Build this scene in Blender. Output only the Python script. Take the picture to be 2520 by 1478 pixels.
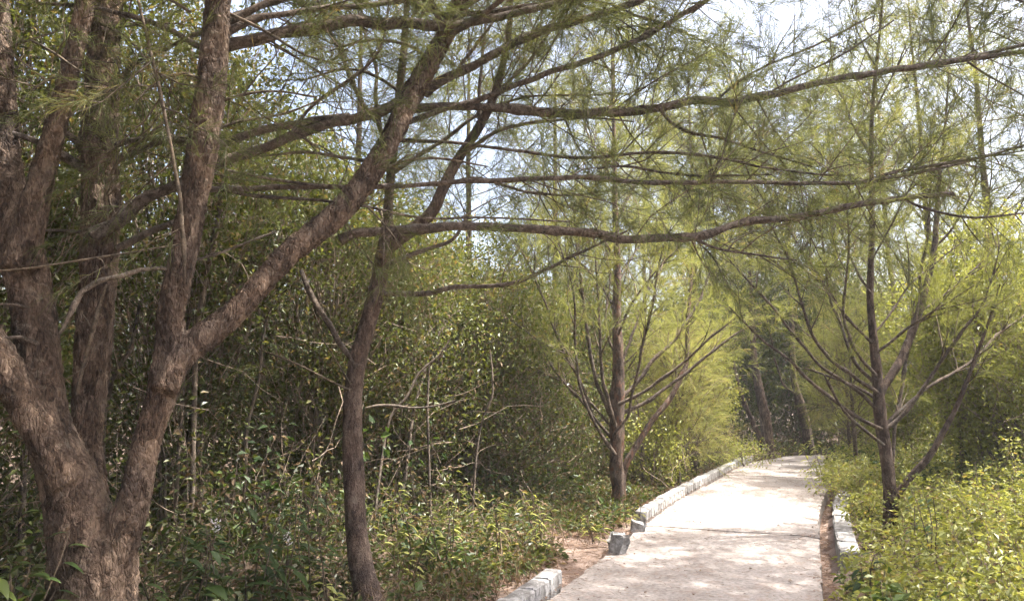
import bpy, math, time
import numpy as np
from mathutils import Vector
T00 = time.time()
for o in list(bpy.data.objects): bpy.data.objects.remove(o)
SC = bpy.context.scene
COL = SC.collection
R = math.radians

# ---------------------------------------------------------------- camera
# measured on a 2520 x 1478 picture of the place
F, CX, CY, HORIZON, EYE = 1850.0, 1260.0, 739.0, 975.0, 1.5
PITCH = math.atan((HORIZON - CY) / F)
cam = bpy.data.cameras.new('camera')
cam.sensor_width = 36.0
cam.lens = 36.0 * F / 2520.0
cam.clip_start, cam.clip_end = 0.05, 600.0
camo = bpy.data.objects.new('camera', cam)
camo.location = (0, 0, EYE)
camo.rotation_euler = (R(90) + PITCH, 0, 0)
COL.objects.link(camo)
SC.camera = camo

# ---------------------------------------------------------------- sky, sun, exposure
SUN_EL, SUN_AZ = R(66), R(82)           # azimuth clockwise from +Y (forward): high on the right
world = bpy.data.worlds.new('World')
SC.world = world
world.use_nodes = True
wn = world.node_tree
for n in list(wn.nodes): wn.nodes.remove(n)
sky = wn.nodes.new('ShaderNodeTexSky')
sky.sky_type = 'NISHITA'
sky.sun_disc = False
sky.sun_elevation = SUN_EL
sky.sun_rotation = SUN_AZ
sky.air_density, sky.dust_density, sky.ozone_density = 1.0, 8.0, 1.0
bg = wn.nodes.new('ShaderNodeBackground')
bg.inputs['Strength'].default_value = 0.14
wo = wn.nodes.new('ShaderNodeOutputWorld')
wn.links.new(sky.outputs[0], bg.inputs[0])
wn.links.new(bg.outputs[0], wo.inputs[0])
sun = bpy.data.lights.new('sun', 'SUN')
sun.energy = 5.0
sun.angle = R(0.55)
sun.color = (1.0, 0.965, 0.90)
suno = bpy.data.objects.new('sun', sun)
to_sun = Vector((math.sin(SUN_AZ) * math.cos(SUN_EL), math.cos(SUN_AZ) * math.cos(SUN_EL), math.sin(SUN_EL)))
suno.rotation_euler = to_sun.to_track_quat('Z', 'Y').to_euler()
suno.location = to_sun * 40
COL.objects.link(suno)
SC.view_settings.view_transform = 'Standard'
SC.view_settings.look = 'None'
SC.view_settings.exposure = 2.05
SC.view_settings.gamma = 1.0
SC.view_settings.use_curve_mapping = False
SC.render.engine = 'CYCLES'
SC.cycles.use_denoising = True
SC.cycles.max_bounces = 4
SC.cycles.diffuse_bounces = 2
SC.cycles.debug_use_spatial_splits = True
SC.cycles.use_adaptive_sampling = True
SC.cycles.adaptive_threshold = 0.03
SC.cycles.glossy_bounces = 2
SC.cycles.transmission_bounces = 4
SC.cycles.caustics_reflective = False
SC.cycles.caustics_refractive = False

# ---------------------------------------------------------------- helpers
CP, SP = math.cos(PITCH), math.sin(PITCH)
def at(px, py, d):
    """world point at picture position px, py and forward distance d; also metres per pixel there"""
    a = (px - CX) / F; b = (CY - py) / F
    k = d / (CP - b * SP)
    return np.array([k * a, d, EYE + k * (SP + b * CP)]), k / F
def ground_at(px, py, z=0.0):
    a = (px - CX) / F; b = (CY - py) / F
    k = (z - EYE) / (SP + b * CP)
    return np.array([k * a, k * (CP - b * SP), z])
TH = math.atan((2002 - CX) / (F * CP + (HORIZON - CY) * SP))     # heading of the path
CT, ST = math.cos(TH), math.sin(TH)
def st(s, t, z=0.0):                                             # s to the right of the path's right edge, t along it
    return np.array([s * CT + t * ST, -s * ST + t * CT, z])
def to_st(x, y): return x * CT - y * ST, x * ST + y * CT

def nrm(v): return v / np.maximum(np.linalg.norm(v, axis=-1, keepdims=True), 1e-9)
def rng_of(seed): return np.random.default_rng(seed)

class MB:
    """collects vertices and faces, then links ONE mesh object"""
    def __init__(s): s.v = []; s.f = []; s.n = 0; s.t = []; s.m = []
    def add(s, v, faces, tint=0.5, mat=0):
        v = np.asarray(v, dtype=np.float32).reshape(-1, 3)
        faces = np.asarray(faces, dtype=np.int32)
        s.v.append(v); s.f.append(faces + s.n); s.n += len(v)
        tt = np.broadcast_to(np.asarray(tint, dtype=np.float32), (len(faces),))
        s.t.append(tt); s.m.append(np.full(len(faces), mat, dtype=np.int32))
        return s
    def build(s, name, mats, parent=None, smooth=True, loc=None):
        me = bpy.data.meshes.new(name)
        if s.n:
            V = np.concatenate(s.v)
            if loc is not None: V = V - np.asarray(loc, dtype=np.float32)
            loops = np.concatenate([f.reshape(-1) for f in s.f])
            tot = np.concatenate([np.full(len(f), f.shape[1], dtype=np.int32) for f in s.f])
            start = np.concatenate([[0], np.cumsum(tot)[:-1]]).astype(np.int32)
            me.vertices.add(len(V)); me.vertices.foreach_set('co', V.reshape(-1))
            me.loops.add(len(loops)); me.loops.foreach_set('vertex_index', loops)
            me.polygons.add(len(tot)); me.polygons.foreach_set('loop_start', start)
            me.polygons.foreach_set('material_index', np.concatenate(s.m))
            me.polygons.foreach_set('use_smooth', np.full(len(tot), smooth, dtype=bool))
            me.update(calc_edges=True)
            a = me.attributes.new('tint', 'FLOAT', 'FACE')
            a.data.foreach_set('value', np.concatenate(s.t).astype(np.float32))
        for m in (mats if isinstance(mats, (list, tuple)) else [mats]): me.materials.append(m)
        o = bpy.data.objects.new(name, me)
        COL.objects.link(o)
        if parent is not None: o.parent = parent
        return o

def tag(o, label=None, cat=None, group=None, kind=None):
    if label: o['label'] = label
    if cat: o['category'] = cat
    if group: o['group'] = group
    if kind: o['kind'] = kind
    return o
def empty(name, loc, label, cat, group=None):
    o = bpy.data.objects.new(name, None)
    o.location = (float(loc[0]), float(loc[1]), float(loc[2]))
    o.empty_display_size = 0.2
    COL.objects.link(o)
    return tag(o, label, cat, group)
class Thing:
    """an Empty at the base and parts built in world coordinates, stored relative to it"""
    def __init__(s, name, loc, label, cat, group=None):
        s.loc = np.asarray(loc, dtype=float); s.o = empty(name, loc, label, cat, group)
    def part(s, mb, name, mats, smooth=True, parent=None):
        return mb.build(name, mats, parent or s.o, smooth, s.loc) if mb.n else None

def resample(P, rad, step):
    """Catmull-Rom through the traced points, evenly spaced"""
    P = np.asarray(P, float); rad = np.asarray(rad, float)
    Q = np.vstack([2 * P[0] - P[1], P, 2 * P[-1] - P[-2]])
    out, ro = [], []
    for i in range(len(P) - 1):
        p0, p1, p2, p3 = Q[i], Q[i + 1], Q[i + 2], Q[i + 3]
        n = max(1, int(np.linalg.norm(p2 - p1) / step))
        u = (np.arange(n) / n)[:, None]
        out.append(0.5 * (2 * p1 + (p2 - p0) * u + (2 * p0 - 5 * p1 + 4 * p2 - p3) * u ** 2 + (3 * p1 - p0 - 3 * p2 + p3) * u ** 3))
        w = (np.arange(n) / n); w = w * w * (3 - 2 * w)
        ro.append(rad[i] + (rad[i + 1] - rad[i]) * w)
    out.append(P[-1:]); ro.append(rad[-1:])
    return np.vstack(out), np.concatenate(ro)

def frames(P):
    T = nrm(np.gradient(P, axis=0))
    n = np.cross(T[0], [0.31, 0.87, 0.12]); n /= np.linalg.norm(n)
    N = [n]
    for i in range(1, len(P)):
        n = n - T[i] * np.dot(n, T[i]); n /= max(np.linalg.norm(n), 1e-9); N.append(n)
    N = np.array(N)
    return T, N, np.cross(T, N)

def tube(mb, P, rad, sides=10, lump=0.06, seed=0, tint=0.5, cap=True):
    r = rng_of(seed)
    T, N, B = frames(P)
    K = len(P)
    a = np.arange(sides) / sides * 2 * np.pi
    L = np.concatenate([[0], np.cumsum(np.linalg.norm(np.diff(P, axis=0), axis=1))])
    ph = r.uniform(0, 6.28, 8)
    rr = np.ones((K, sides))
    for j, (m, fr) in enumerate([(1, 3.1), (2, 5.7), (3, 9.3), (2, 14.0), (5, 21.0), (4, 33.0)]):
        rr += lump * (0.8 / (1 + 0.35 * j)) * np.sin(m * a[None, :] + fr * L[:, None] / max(0.35, rad.max() * 8) + ph[j])
    rr += r.normal(0, lump * 0.35, (K, sides))
    rr *= rad[:, None]
    V = P[:, None, :] + rr[..., None] * (np.cos(a)[None, :, None] * N[:, None, :] + np.sin(a)[None, :, None] * B[:, None, :])
    i = np.arange(K - 1)[:, None] * sides; j = np.arange(sides)[None, :]; j2 = (j + 1) % sides
    fc = np.stack([i + j, i + j2, i + sides + j2, i + sides + j], -1).reshape(-1, 4)
    mb.add(V, fc, tint)
    if cap:
        base = V[-1]; c = P[-1] + T[-1] * rad[-1] * 0.5
        vv = np.vstack([base, c[None]]); k = np.arange(sides)
        mb.add(vv, np.stack([k, (k + 1) % sides, np.full(sides, sides)], -1), tint)
        c0 = P[0] - T[0] * rad[0] * 0.3
        mb.add(np.vstack([V[0], c0[None]]), np.stack([(k + 1) % sides, k, np.full(sides, sides)], -1), tint)

def tubes(mb, P, r0, r1, sides=3, tint=0.5):
    """many thin twigs at once: P is (n, k, 3)"""
    n, k, _ = P.shape
    if n == 0: return
    T = nrm(np.gradient(P, axis=1))
    ref = np.broadcast_to(np.array([0.3, 0.2, 0.93]), T.shape)
    A = nrm(np.cross(T, ref)); B = np.cross(T, A)
    r0 = np.broadcast_to(np.asarray(r0, float), (n,)); r1 = np.broadcast_to(np.asarray(r1, float), (n,))
    w = np.linspace(0, 1, k)[None, :]
    rr = r0[:, None] * (1 - w) + r1[:, None] * w
    a = np.arange(sides) / sides * 2 * np.pi
    V = P[:, :, None, :] + rr[:, :, None, None] * (np.cos(a)[None, None, :, None] * A[:, :, None, :] + np.sin(a)[None, None, :, None] * B[:, :, None, :])
    base = (np.arange(n) * k * sides)[:, None, None]
    i = (np.arange(k - 1) * sides)[None, :, None]; j = np.arange(sides)[None, None, :]; j2 = (j + 1) % sides
    fc = np.stack([base + i + j, base + i + j2, base + i + sides + j2, base + i + sides + j], -1).reshape(-1, 4)
    t = np.repeat(np.broadcast_to(np.asarray(tint, float), (n,)), (k - 1) * sides)
    mb.add(V, fc, t)

def sample_poly(P, idx, u):
    """points and tangents on polylines P (n,k,3) at parameter u in 0..1 of polyline idx"""
    k = P.shape[1]
    x = np.clip(u, 0, 0.9999) * (k - 1); i = x.astype(int); w = (x - i)[:, None]
    a = P[idx, i]; b = P[idx, i + 1]
    return a * (1 - w) + b * w, nrm(b - a)

def grow(o, d, L, r, k=6, rise=0.0, wob=0.12):
    """curved shoots from origins o with directions d and lengths L"""
    n = len(o); P = np.zeros((n, k, 3)); P[:, 0] = o; d = nrm(d)
    for i in range(1, k):
        d = nrm(d + r.normal(0, wob, (n, 3)) + np.array([0, 0, 1.0]) * (rise if np.isscalar(rise) else rise[:, None]))
        P[:, i] = P[:, i - 1] + d * (L / (k - 1))[:, None]
    return P

def perp_rand(t, r):
    q = r.normal(0, 1, t.shape)
    return nrm(q - t * np.sum(q * t, -1, keepdims=True))

def needles(mb, o, d, L, w, r, tint, droop=0.35, bent=True):
    n = len(o)
    if n == 0: return
    d = nrm(d); side = perp_rand(d, r) * (w / 2 * r.uniform(0.7, 1.3, n))[:, None]
    g = np.array([0, 0, -1.0])
    if bent:
        m = o + d * (L * 0.5)[:, None]
        d2 = nrm(d + g * droop + r.normal(0, 0.12, (n, 3)))
        tip = m + d2 * (L * 0.5)[:, None]
        V = np.stack([o - side, o + side, m + side * 0.9, m - side * 0.9, tip], 1)
        b = np.arange(n)[:, None] * 5
        mb.add(V, b + np.array([[0, 1, 2, 3]]), tint)
        mb.v.append(np.zeros((0, 3), np.float32)); base = mb.n - 5 * n
        mb.f.append((b + np.array([[3, 2, 4]]) + base).astype(np.int32)); mb.t.append(np.broadcast_to(np.asarray(tint, np.float32), (n,))); mb.m.append(np.zeros(n, np.int32))
    else:
        tip = o + nrm(d + g * droop * 0.5) * L[:, None]
        V = np.stack([o - side, o + side, tip], 1)
        b = np.arange(n)[:, None] * 3
        mb.add(V, b + np.array([[0, 1, 2]]), tint)

def leaves(mb, o, d, up, L, W, r, tint, fold=0.22, mat=0):
    """folded pointed leaves: 2 triangles each"""
    n = len(o)
    if n == 0: return
    d = nrm(d); s = nrm(np.cross(d, up)); u = np.cross(s, d)
    a = o + d * (L * 0.42)[:, None] + u * (L * 0.03)[:, None]
    c = o + d * (L * 0.97)[:, None] - u * (L * 0.10)[:, None]
    l = a + s * (W / 2)[:, None] + u * (W * fold)[:, None]; q = a - s * (W / 2)[:, None] + u * (W * fold)[:, None]
    V = np.stack([o, l, c, q], 1)
    b = np.arange(n)[:, None] * 4
    tt = np.broadcast_to(np.asarray(tint, float), (n,))
    mb.add(V, np.concatenate([b + np.array([[0, 2, 1]]), b + np.array([[0, 3, 2]])]), np.tile(tt, 2), mat)

# ---------------------------------------------------------------- materials
def new_mat(name):
    m = bpy.data.materials.new(name); m.use_nodes = True
    t = m.node_tree
    for n in list(t.nodes): t.nodes.remove(n)
    out = t.nodes.new('ShaderNodeOutputMaterial')
    return m, t, out
def node(t, kind, **kw):
    n = t.nodes.new(kind)
    for k, v in kw.items():
        if k in n.inputs: n.inputs[k].default_value = v
        else: setattr(n, k, v)
    return n
def ramp(t, fac, stops):
    n = t.nodes.new('ShaderNodeValToRGB')
    e = n.color_ramp.elements
    while len(e) > 1: e.remove(e[-1])
    for i, (p, c) in enumerate(stops):
        x = e[0] if i == 0 else e.new(p)
        x.position = p; x.color = (*c, 1)
    t.links.new(fac, n.inputs[0])
    return n.outputs[0]
def mix(t, fac, a, b, mode='MIX'):
    n = t.nodes.new('ShaderNodeMix'); n.data_type = 'RGBA'; n.blend_type = mode
    if hasattr(fac, 'links'): t.links.new(fac, n.inputs[0])
    else: n.inputs[0].default_value = fac
    for s, v in ((6, a), (7, b)):
        if hasattr(v, 'links'): t.links.new(v, n.inputs[s])
        else: n.inputs[s].default_value = (*v, 1)
    return n.outputs[2]

def mat_leaf(name, stops, trans=0.35, rough=0.45, spec=0.5, tcol=1.5):
    m, t, out = new_mat(name)
    at_ = node(t, 'ShaderNodeAttribute', attribute_name='tint')
    geo = node(t, 'ShaderNodeNewGeometry')
    add = node(t, 'ShaderNodeMath', operation='MULTIPLY_ADD')
    t.links.new(geo.outputs['Random Per Island'], add.inputs[0]); add.inputs[1].default_value = 0.36
    sub = node(t, 'ShaderNodeMath', operation='SUBTRACT'); t.links.new(at_.outputs['Fac'], sub.inputs[0]); sub.inputs[1].default_value = 0.18
    t.links.new(sub.outputs[0], add.inputs[2])
    col = ramp(t, add.outputs[0], stops)
    if spec < 0.28:
        p = node(t, 'ShaderNodeBsdfDiffuse'); t.links.new(col, p.inputs[0])
    else:
        p = node(t, 'ShaderNodeBsdfPrincipled', Roughness=rough)
        p.inputs['Specular IOR Level'].default_value = spec
        t.links.new(col, p.inputs['Base Color'])
    tr = node(t, 'ShaderNodeBsdfTranslucent')
    tc = mix(t, 1.0, col, (tcol * 1.05, tcol, tcol * 0.55), 'MULTIPLY')
    t.links.new(tc, tr.inputs[0])
    mx = node(t, 'ShaderNodeMixShader'); mx.inputs[0].default_value = trans
    t.links.new(p.outputs[0], mx.inputs[1]); t.links.new(tr.outputs[0], mx.inputs[2])
    t.links.new(mx.outputs[0], out.inputs[0])
    return m

def mat_bark(name, dark, mid, pale, scale=1.0, bump=0.6, stretch=0.3, red=None):
    m, t, out = new_mat(name)
    tc = node(t, 'ShaderNodeTexCoord')
    mp = node(t, 'ShaderNodeMapping'); mp.inputs['Scale'].default_value = (1, 1, stretch)
    t.links.new(tc.outputs['Object'], mp.inputs[0])
    n1 = node(t, 'ShaderNodeTexNoise', Scale=55 * scale, Detail=5.0, Roughness=0.65, Distortion=1.6)
    n2 = node(t, 'ShaderNodeTexNoise', Scale=4.0, Detail=4.0, Roughness=0.6)
    vo = node(t, 'ShaderNodeTexVoronoi', Scale=70 * scale); vo.feature = 'DISTANCE_TO_EDGE'
    n3 = node(t, 'ShaderNodeTexNoise', Scale=16 * scale, Detail=3.0, Distortion=0.8)
    for n in (n1, n3): t.links.new(mp.outputs[0], n.inputs['Vector'])
    t.links.new(tc.outputs['Object'], n2.inputs['Vector'])
    dv = node(t, 'ShaderNodeVectorMath', operation='MULTIPLY_ADD')
    t.links.new(n3.outputs['Color'], dv.inputs[0]); dv.inputs[1].default_value = (0.05, 0.05, 0.05); t.links.new(mp.outputs[0], dv.inputs[2])
    t.links.new(dv.outputs[0], vo.inputs['Vector'])
    pl = node(t, 'ShaderNodeTexVoronoi', Scale=26 * scale); t.links.new(dv.outputs[0], pl.inputs['Vector'])
    pv = node(t, 'ShaderNodeMath', operation='MULTIPLY_ADD'); sc_ = node(t, 'ShaderNodeSeparateColor'); t.links.new(pl.outputs['Color'], sc_.inputs[0])
    t.links.new(sc_.outputs[0], pv.inputs[0]); pv.inputs[1].default_value = 0.30; t.links.new(n1.outputs[0], pv.inputs[2])
    c = ramp(t, pv.outputs[0], [(0.40, dark), (0.64, mid), (0.92, pale)])
    big = ramp(t, n2.outputs[0], [(0.33, (0.62, 0.62, 0.66)), (0.5, (1.0, 0.98, 0.96)), (0.68, (1.35, 1.28, 1.2))])
    c = mix(t, 1.0, c, big, 'MULTIPLY')
    n4 = node(t, 'ShaderNodeTexNoise', Scale=9.0, Detail=6.0, Roughness=0.75); t.links.new(tc.outputs['Object'], n4.inputs['Vector'])
    lf = ramp(t, n4.outputs[0], [(0.58, (0, 0, 0)), (0.68, (0.55, 0.55, 0.55))])
    c = mix(t, lf, c, (pale[0] * 1.0, pale[1] * 1.12, pale[2] * 1.15))
    if red:
        rf = ramp(t, n3.outputs[0], [(0.5, (0, 0, 0)), (0.72, (1, 1, 1))])
        c = mix(t, rf, c, red)
    p = node(t, 'ShaderNodeBsdfPrincipled', Roughness=0.9)
    p.inputs['Specular IOR Level'].default_value = 0.2
    t.links.new(c, p.inputs['Base Color'])
    h = node(t, 'ShaderNodeMath', operation='MULTIPLY_ADD')
    e = ramp(t, vo.outputs['Distance'], [(0.0, (0, 0, 0)), (0.22, (1, 1, 1))])
    t.links.new(e, h.inputs[0]); h.inputs[1].default_value = 0.35; t.links.new(n1.outputs[0], h.inputs[2])
    h2 = node(t, 'ShaderNodeMath', operation='ADD'); t.links.new(h.outputs[0], h2.inputs[0]); t.links.new(n3.outputs[0], h2.inputs[1])
    b = node(t, 'ShaderNodeBump', Strength=bump, Distance=0.03)
    t.links.new(h2.outputs[0], b.inputs['Height']); t.links.new(b.outputs[0], p.inputs['Normal'])
    t.links.new(p.outputs[0], out.inputs[0])
    return m

def mat_ground(name, stops, scale, bump=0.5, fine=60):
    m, t, out = new_mat(name)
    tc = node(t, 'ShaderNodeTexCoord')
    a = node(t, 'ShaderNodeTexNoise', Scale=scale, Detail=6.0, Roughness=0.65)
    b = node(t, 'ShaderNodeTexNoise', Scale=fine, Detail=4.0, Roughness=0.7, Distortion=1.0)
    for n in (a, b): t.links.new(tc.outputs['Object'], n.inputs['Vector'])
    s = node(t, 'ShaderNodeMath', operation='MULTIPLY_ADD'); t.links.new(b.outputs[0], s.inputs[0]); s.inputs[1].default_value = 0.5
    s2 = node(t, 'ShaderNodeMath', operation='MULTIPLY'); t.links.new(a.outputs[0], s2.inputs[0]); s2.inputs[1].default_value = 0.5
    t.links.new(s2.outputs[0], s.inputs[2])
    c = ramp(t, s.outputs[0], stops)
    p = node(t, 'ShaderNodeBsdfPrincipled', Roughness=0.95); p.inputs['Specular IOR Level'].default_value = 0.1
    t.links.new(c, p.inputs['Base Color'])
    bp = node(t, 'ShaderNodeBump', Strength=bump, Distance=0.02); t.links.new(s.outputs[0], bp.inputs['Height']); t.links.new(bp.outputs[0], p.inputs['Normal'])
    t.links.new(p.outputs[0], out.inputs[0])
    return m

M = {}
M['needle_grey'] = mat_leaf('needle_grey', [(0.0, (0.050, 0.062, 0.032)), (0.5, (0.105, 0.118, 0.055)), (0.85, (0.165, 0.17, 0.075)), (1.0, (0.22, 0.16, 0.08))], 0.35, 0.55, 0.25)
M['needle_green'] = mat_leaf('needle_green', [(0.0, (0.075, 0.088, 0.032)), (0.5, (0.180, 0.195, 0.072)), (0.85, (0.27, 0.275, 0.115)), (1.0, (0.28, 0.22, 0.11))], 0.42, 0.55, 0.25)
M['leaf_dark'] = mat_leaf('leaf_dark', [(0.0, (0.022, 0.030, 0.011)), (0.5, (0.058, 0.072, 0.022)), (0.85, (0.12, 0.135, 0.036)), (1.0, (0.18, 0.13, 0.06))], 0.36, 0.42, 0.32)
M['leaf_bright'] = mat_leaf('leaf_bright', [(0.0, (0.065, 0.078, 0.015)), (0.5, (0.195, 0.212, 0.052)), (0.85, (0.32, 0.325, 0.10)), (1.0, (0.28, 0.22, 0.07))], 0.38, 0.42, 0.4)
M['leaf_herb'] = mat_leaf('leaf_herb', [(0.0, (0.024, 0.046, 0.014)), (0.5, (0.048, 0.080, 0.020)), (0.85, (0.11, 0.14, 0.028)), (1.0, (0.30, 0.22, 0.03))], 0.30, 0.5, 0.3)
M['leaf_dry'] = mat_leaf('leaf_dry', [(0.0, (0.08, 0.05, 0.03)), (0.5, (0.15, 0.10, 0.06)), (1.0, (0.26, 0.19, 0.12))], 0.25, 0.7, 0.3, 1.2)
M['petal'] = mat_leaf('petal', [(0.0, (0.62, 0.58, 0.68)), (1.0, (0.75, 0.72, 0.78))], 0.3, 0.6, 0.3, 1.0)
M['bark_big'] = mat_bark('bark_big', (0.036, 0.024, 0.017), (0.108, 0.074, 0.054), (0.26, 0.19, 0.14), 0.6, 1.0, 0.4)
M['bark'] = mat_bark('bark', (0.04, 0.028, 0.023), (0.10, 0.07, 0.056), (0.21, 0.16, 0.125), 1.2, 0.7, 0.4)
M['bark_red'] = mat_bark('bark_red', (0.045, 0.034, 0.028), (0.12, 0.088, 0.068), (0.26, 0.20, 0.16), 1.2, 0.8, 0.35, red=(0.22, 0.11, 0.07))
M['branch'] = mat_bark('branch', (0.04, 0.03, 0.024), (0.095, 0.073, 0.057), (0.21, 0.17, 0.14), 1.6, 0.5, 1.0)
M['twig'] = mat_bark('twig', (0.05, 0.04, 0.03), (0.11, 0.085, 0.06), (0.20, 0.16, 0.12), 1.0, 0.2, 1.0)
M['pale_stem'] = mat_bark('pale_stem', (0.05, 0.04, 0.032), (0.115, 0.092, 0.073), (0.24, 0.20, 0.165), 1.5, 0.4, 0.5)
M['dry_twig'] = mat_bark('dry_twig', (0.11, 0.08, 0.06), (0.22, 0.17, 0.13), (0.36, 0.30, 0.24), 1.0, 0.2, 1.0)
M['soil'] = mat_ground('soil', [(0.3, (0.03, 0.022, 0.016)), (0.5, (0.065, 0.046, 0.033)), (0.7, (0.13, 0.092, 0.068))], 1.2)
M['litter'] = mat_ground('litter', [(0.32, (0.09, 0.062, 0.05)), (0.5, (0.19, 0.14, 0.115)), (0.68, (0.34, 0.27, 0.23))], 3.0, 0.8, 110)
M['dead_needle'] = mat_leaf('dead_needle', [(0.0, (0.10, 0.055, 0.036)), (0.5, (0.21, 0.13, 0.092)), (1.0, (0.36, 0.27, 0.20))], 0.1, 0.8, 0.2, 1.0)

def mat_path():
    m, t, out = new_mat('path_concrete')
    tc = node(t, 'ShaderNodeTexCoord')
    a = node(t, 'ShaderNodeTexNoise', Scale=1.6, Detail=6.0, Roughness=0.62)
    b = node(t, 'ShaderNodeTexNoise', Scale=28.0, Detail=6.0, Roughness=0.7)
    c_ = node(t, 'ShaderNodeTexNoise', Scale=7.0, Detail=4.0, Roughness=0.6, Distortion=1.5)
    for n in (a, b, c_): t.links.new(tc.outputs['Object'], n.inputs['Vector'])
    col = ramp(t, a.outputs[0], [(0.3, (0.22, 0.195, 0.18)), (0.5, (0.315, 0.285, 0.265)), (0.75, (0.40, 0.37, 0.35))])
    f = ramp(t, b.outputs[0], [(0.35, (0.62, 0.61, 0.60)), (0.6, (1.08, 1.08, 1.08))])
    col = mix(t, 1.0, col, f, 'MULTIPLY')
    ta = node(t, 'ShaderNodeAttribute', attribute_name='tint'); tr_ = ramp(t, ta.outputs['Fac'], [(0.0, (0.92, 0.92, 0.93)), (1.0, (1.06, 1.05, 1.03))]); col = mix(t, 1.0, col, tr_, 'MULTIPLY')
    sf = ramp(t, c_.outputs[0], [(0.52, (0, 0, 0)), (0.72, (0.6, 0.6, 0.6))])
    col = mix(t, sf, col, (0.24, 0.165, 0.125))
    p = node(t, 'ShaderNodeBsdfPrincipled', Roughness=0.88); p.inputs['Specular IOR Level'].default_value = 0.25
    t.links.new(col, p.inputs['Base Color'])
    bp = node(t, 'ShaderNodeBump', Strength=0.5, Distance=0.012); t.links.new(b.outputs[0], bp.inputs['Height']); t.links.new(bp.outputs[0], p.inputs['Normal'])
    t.links.new(p.outputs[0], out.inputs[0])
    return m
M['path'] = mat_path()
def mat_kerb():
    m, t, out = new_mat('whitewash')
    tc = node(t, 'ShaderNodeTexCoord')
    a = node(t, 'ShaderNodeTexNoise', Scale=9.0, Detail=7.0, Roughness=0.72, Distortion=0.6)
    b = node(t, 'ShaderNodeTexNoise', Scale=60.0, Detail=4.0, Roughness=0.6)
    for n in (a, b): t.links.new(tc.outputs['Object'], n.inputs['Vector'])
    col = ramp(t, a.outputs[0], [(0.36, (0.12, 0.11, 0.10)), (0.47, (0.22, 0.21, 0.20)), (0.58, (0.37, 0.36, 0.35)), (0.75, (0.50, 0.49, 0.48))])
    f = ramp(t, b.outputs[0], [(0.3, (0.7, 0.7, 0.7)), (0.55, (1, 1, 1))])
    col = mix(t, 1.0, col, f, 'MULTIPLY')
    p = node(t, 'ShaderNodeBsdfPrincipled', Roughness=0.85); p.inputs['Specular IOR Level'].default_value = 0.25
    t.links.new(col, p.inputs['Base Color'])
    bp = node(t, 'ShaderNodeBump', Strength=0.6, Distance=0.012); t.links.new(a.outputs[0], bp.inputs['Height']); t.links.new(bp.outputs[0], p.inputs['Normal'])
    t.links.new(p.outputs[0], out.inputs[0])
    return m
M['kerb'] = mat_kerb()

# ---------------------------------------------------------------- path line
WID = 1.93
# left edge measured where it bends, then the bend carried on to the right
LE = [st(-WID, -4)[:2], st(-WID, 0)[:2], st(-WID, 6)[:2], st(-WID, 10.5)[:2]] + [ground_at(*p)[:2] for p in ((1716, 1203), (1777, 1170), (1842, 1137), (1905, 1127), (1985, 1119))]
LE = LE + [np.array([11.5, 20.0]), np.array([16.0, 19.6]), np.array([24.0, 17.5])]
LE3, _ = resample(np.array([[p[0], p[1], 0] for p in LE]), np.zeros(len(LE)), 0.25)
tan_ = nrm(np.gradient(LE3, axis=0)); right_ = np.stack([tan_[:, 1], -tan_[:, 0], np.zeros(len(tan_))], 1)
# smooth the heading so that the right edge does not fold at the bend
ker = np.hanning(15); ker /= ker.sum()
rs = np.stack([np.convolve(np.pad(right_[:, i], 7, mode='edge'), ker, 'valid') for i in range(3)], 1); rs = nrm(rs)
RE3 = LE3 + rs * WID
arc = np.concatenate([[0], np.cumsum(np.linalg.norm(np.diff(LE3, axis=0), axis=1))])
arc0 = np.interp(0, [to_st(*p[:2])[1] for p in LE3[:40]], arc[:40])       # where t = 0
def edge_pt(t, off=0.0, z=0.0):
    """point t metres along the left edge, off to the right of it"""
    a = t + arc0
    p = np.array([np.interp(a, arc, LE3[:, i]) for i in range(3)]); r_ = nrm(np.array([np.interp(a, arc, rs[:, i]) for i in range(3)]))
    q = p + r_ * off; q[2] = z
    return q
def edge_dist(x, y):
    """signed distance from the left edge: negative on the thicket side (coarse)"""
    P = np.stack([x, y], -1)[:, None, :]
    d2 = ((P - LE3[None, ::2, :2]) ** 2).sum(-1); k = d2.argmin(1)
    v = P[:, 0] - LE3[::2, :2][k]
    return (v * rs[::2, :2][k]).sum(-1), np.sqrt(d2.min(1)), k * 2

def vnoise(x, y, seed=0, f=1.0):
    r = rng_of(seed); s = 0
    for i in range(6):
        k = r.normal(0, 1.0, 2) * f * (1.5 ** i); s = s + np.sin(x * k[0] + y * k[1] + r.uniform(0, 6.28)) / (1.4 ** i)
    return s / 3

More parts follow.
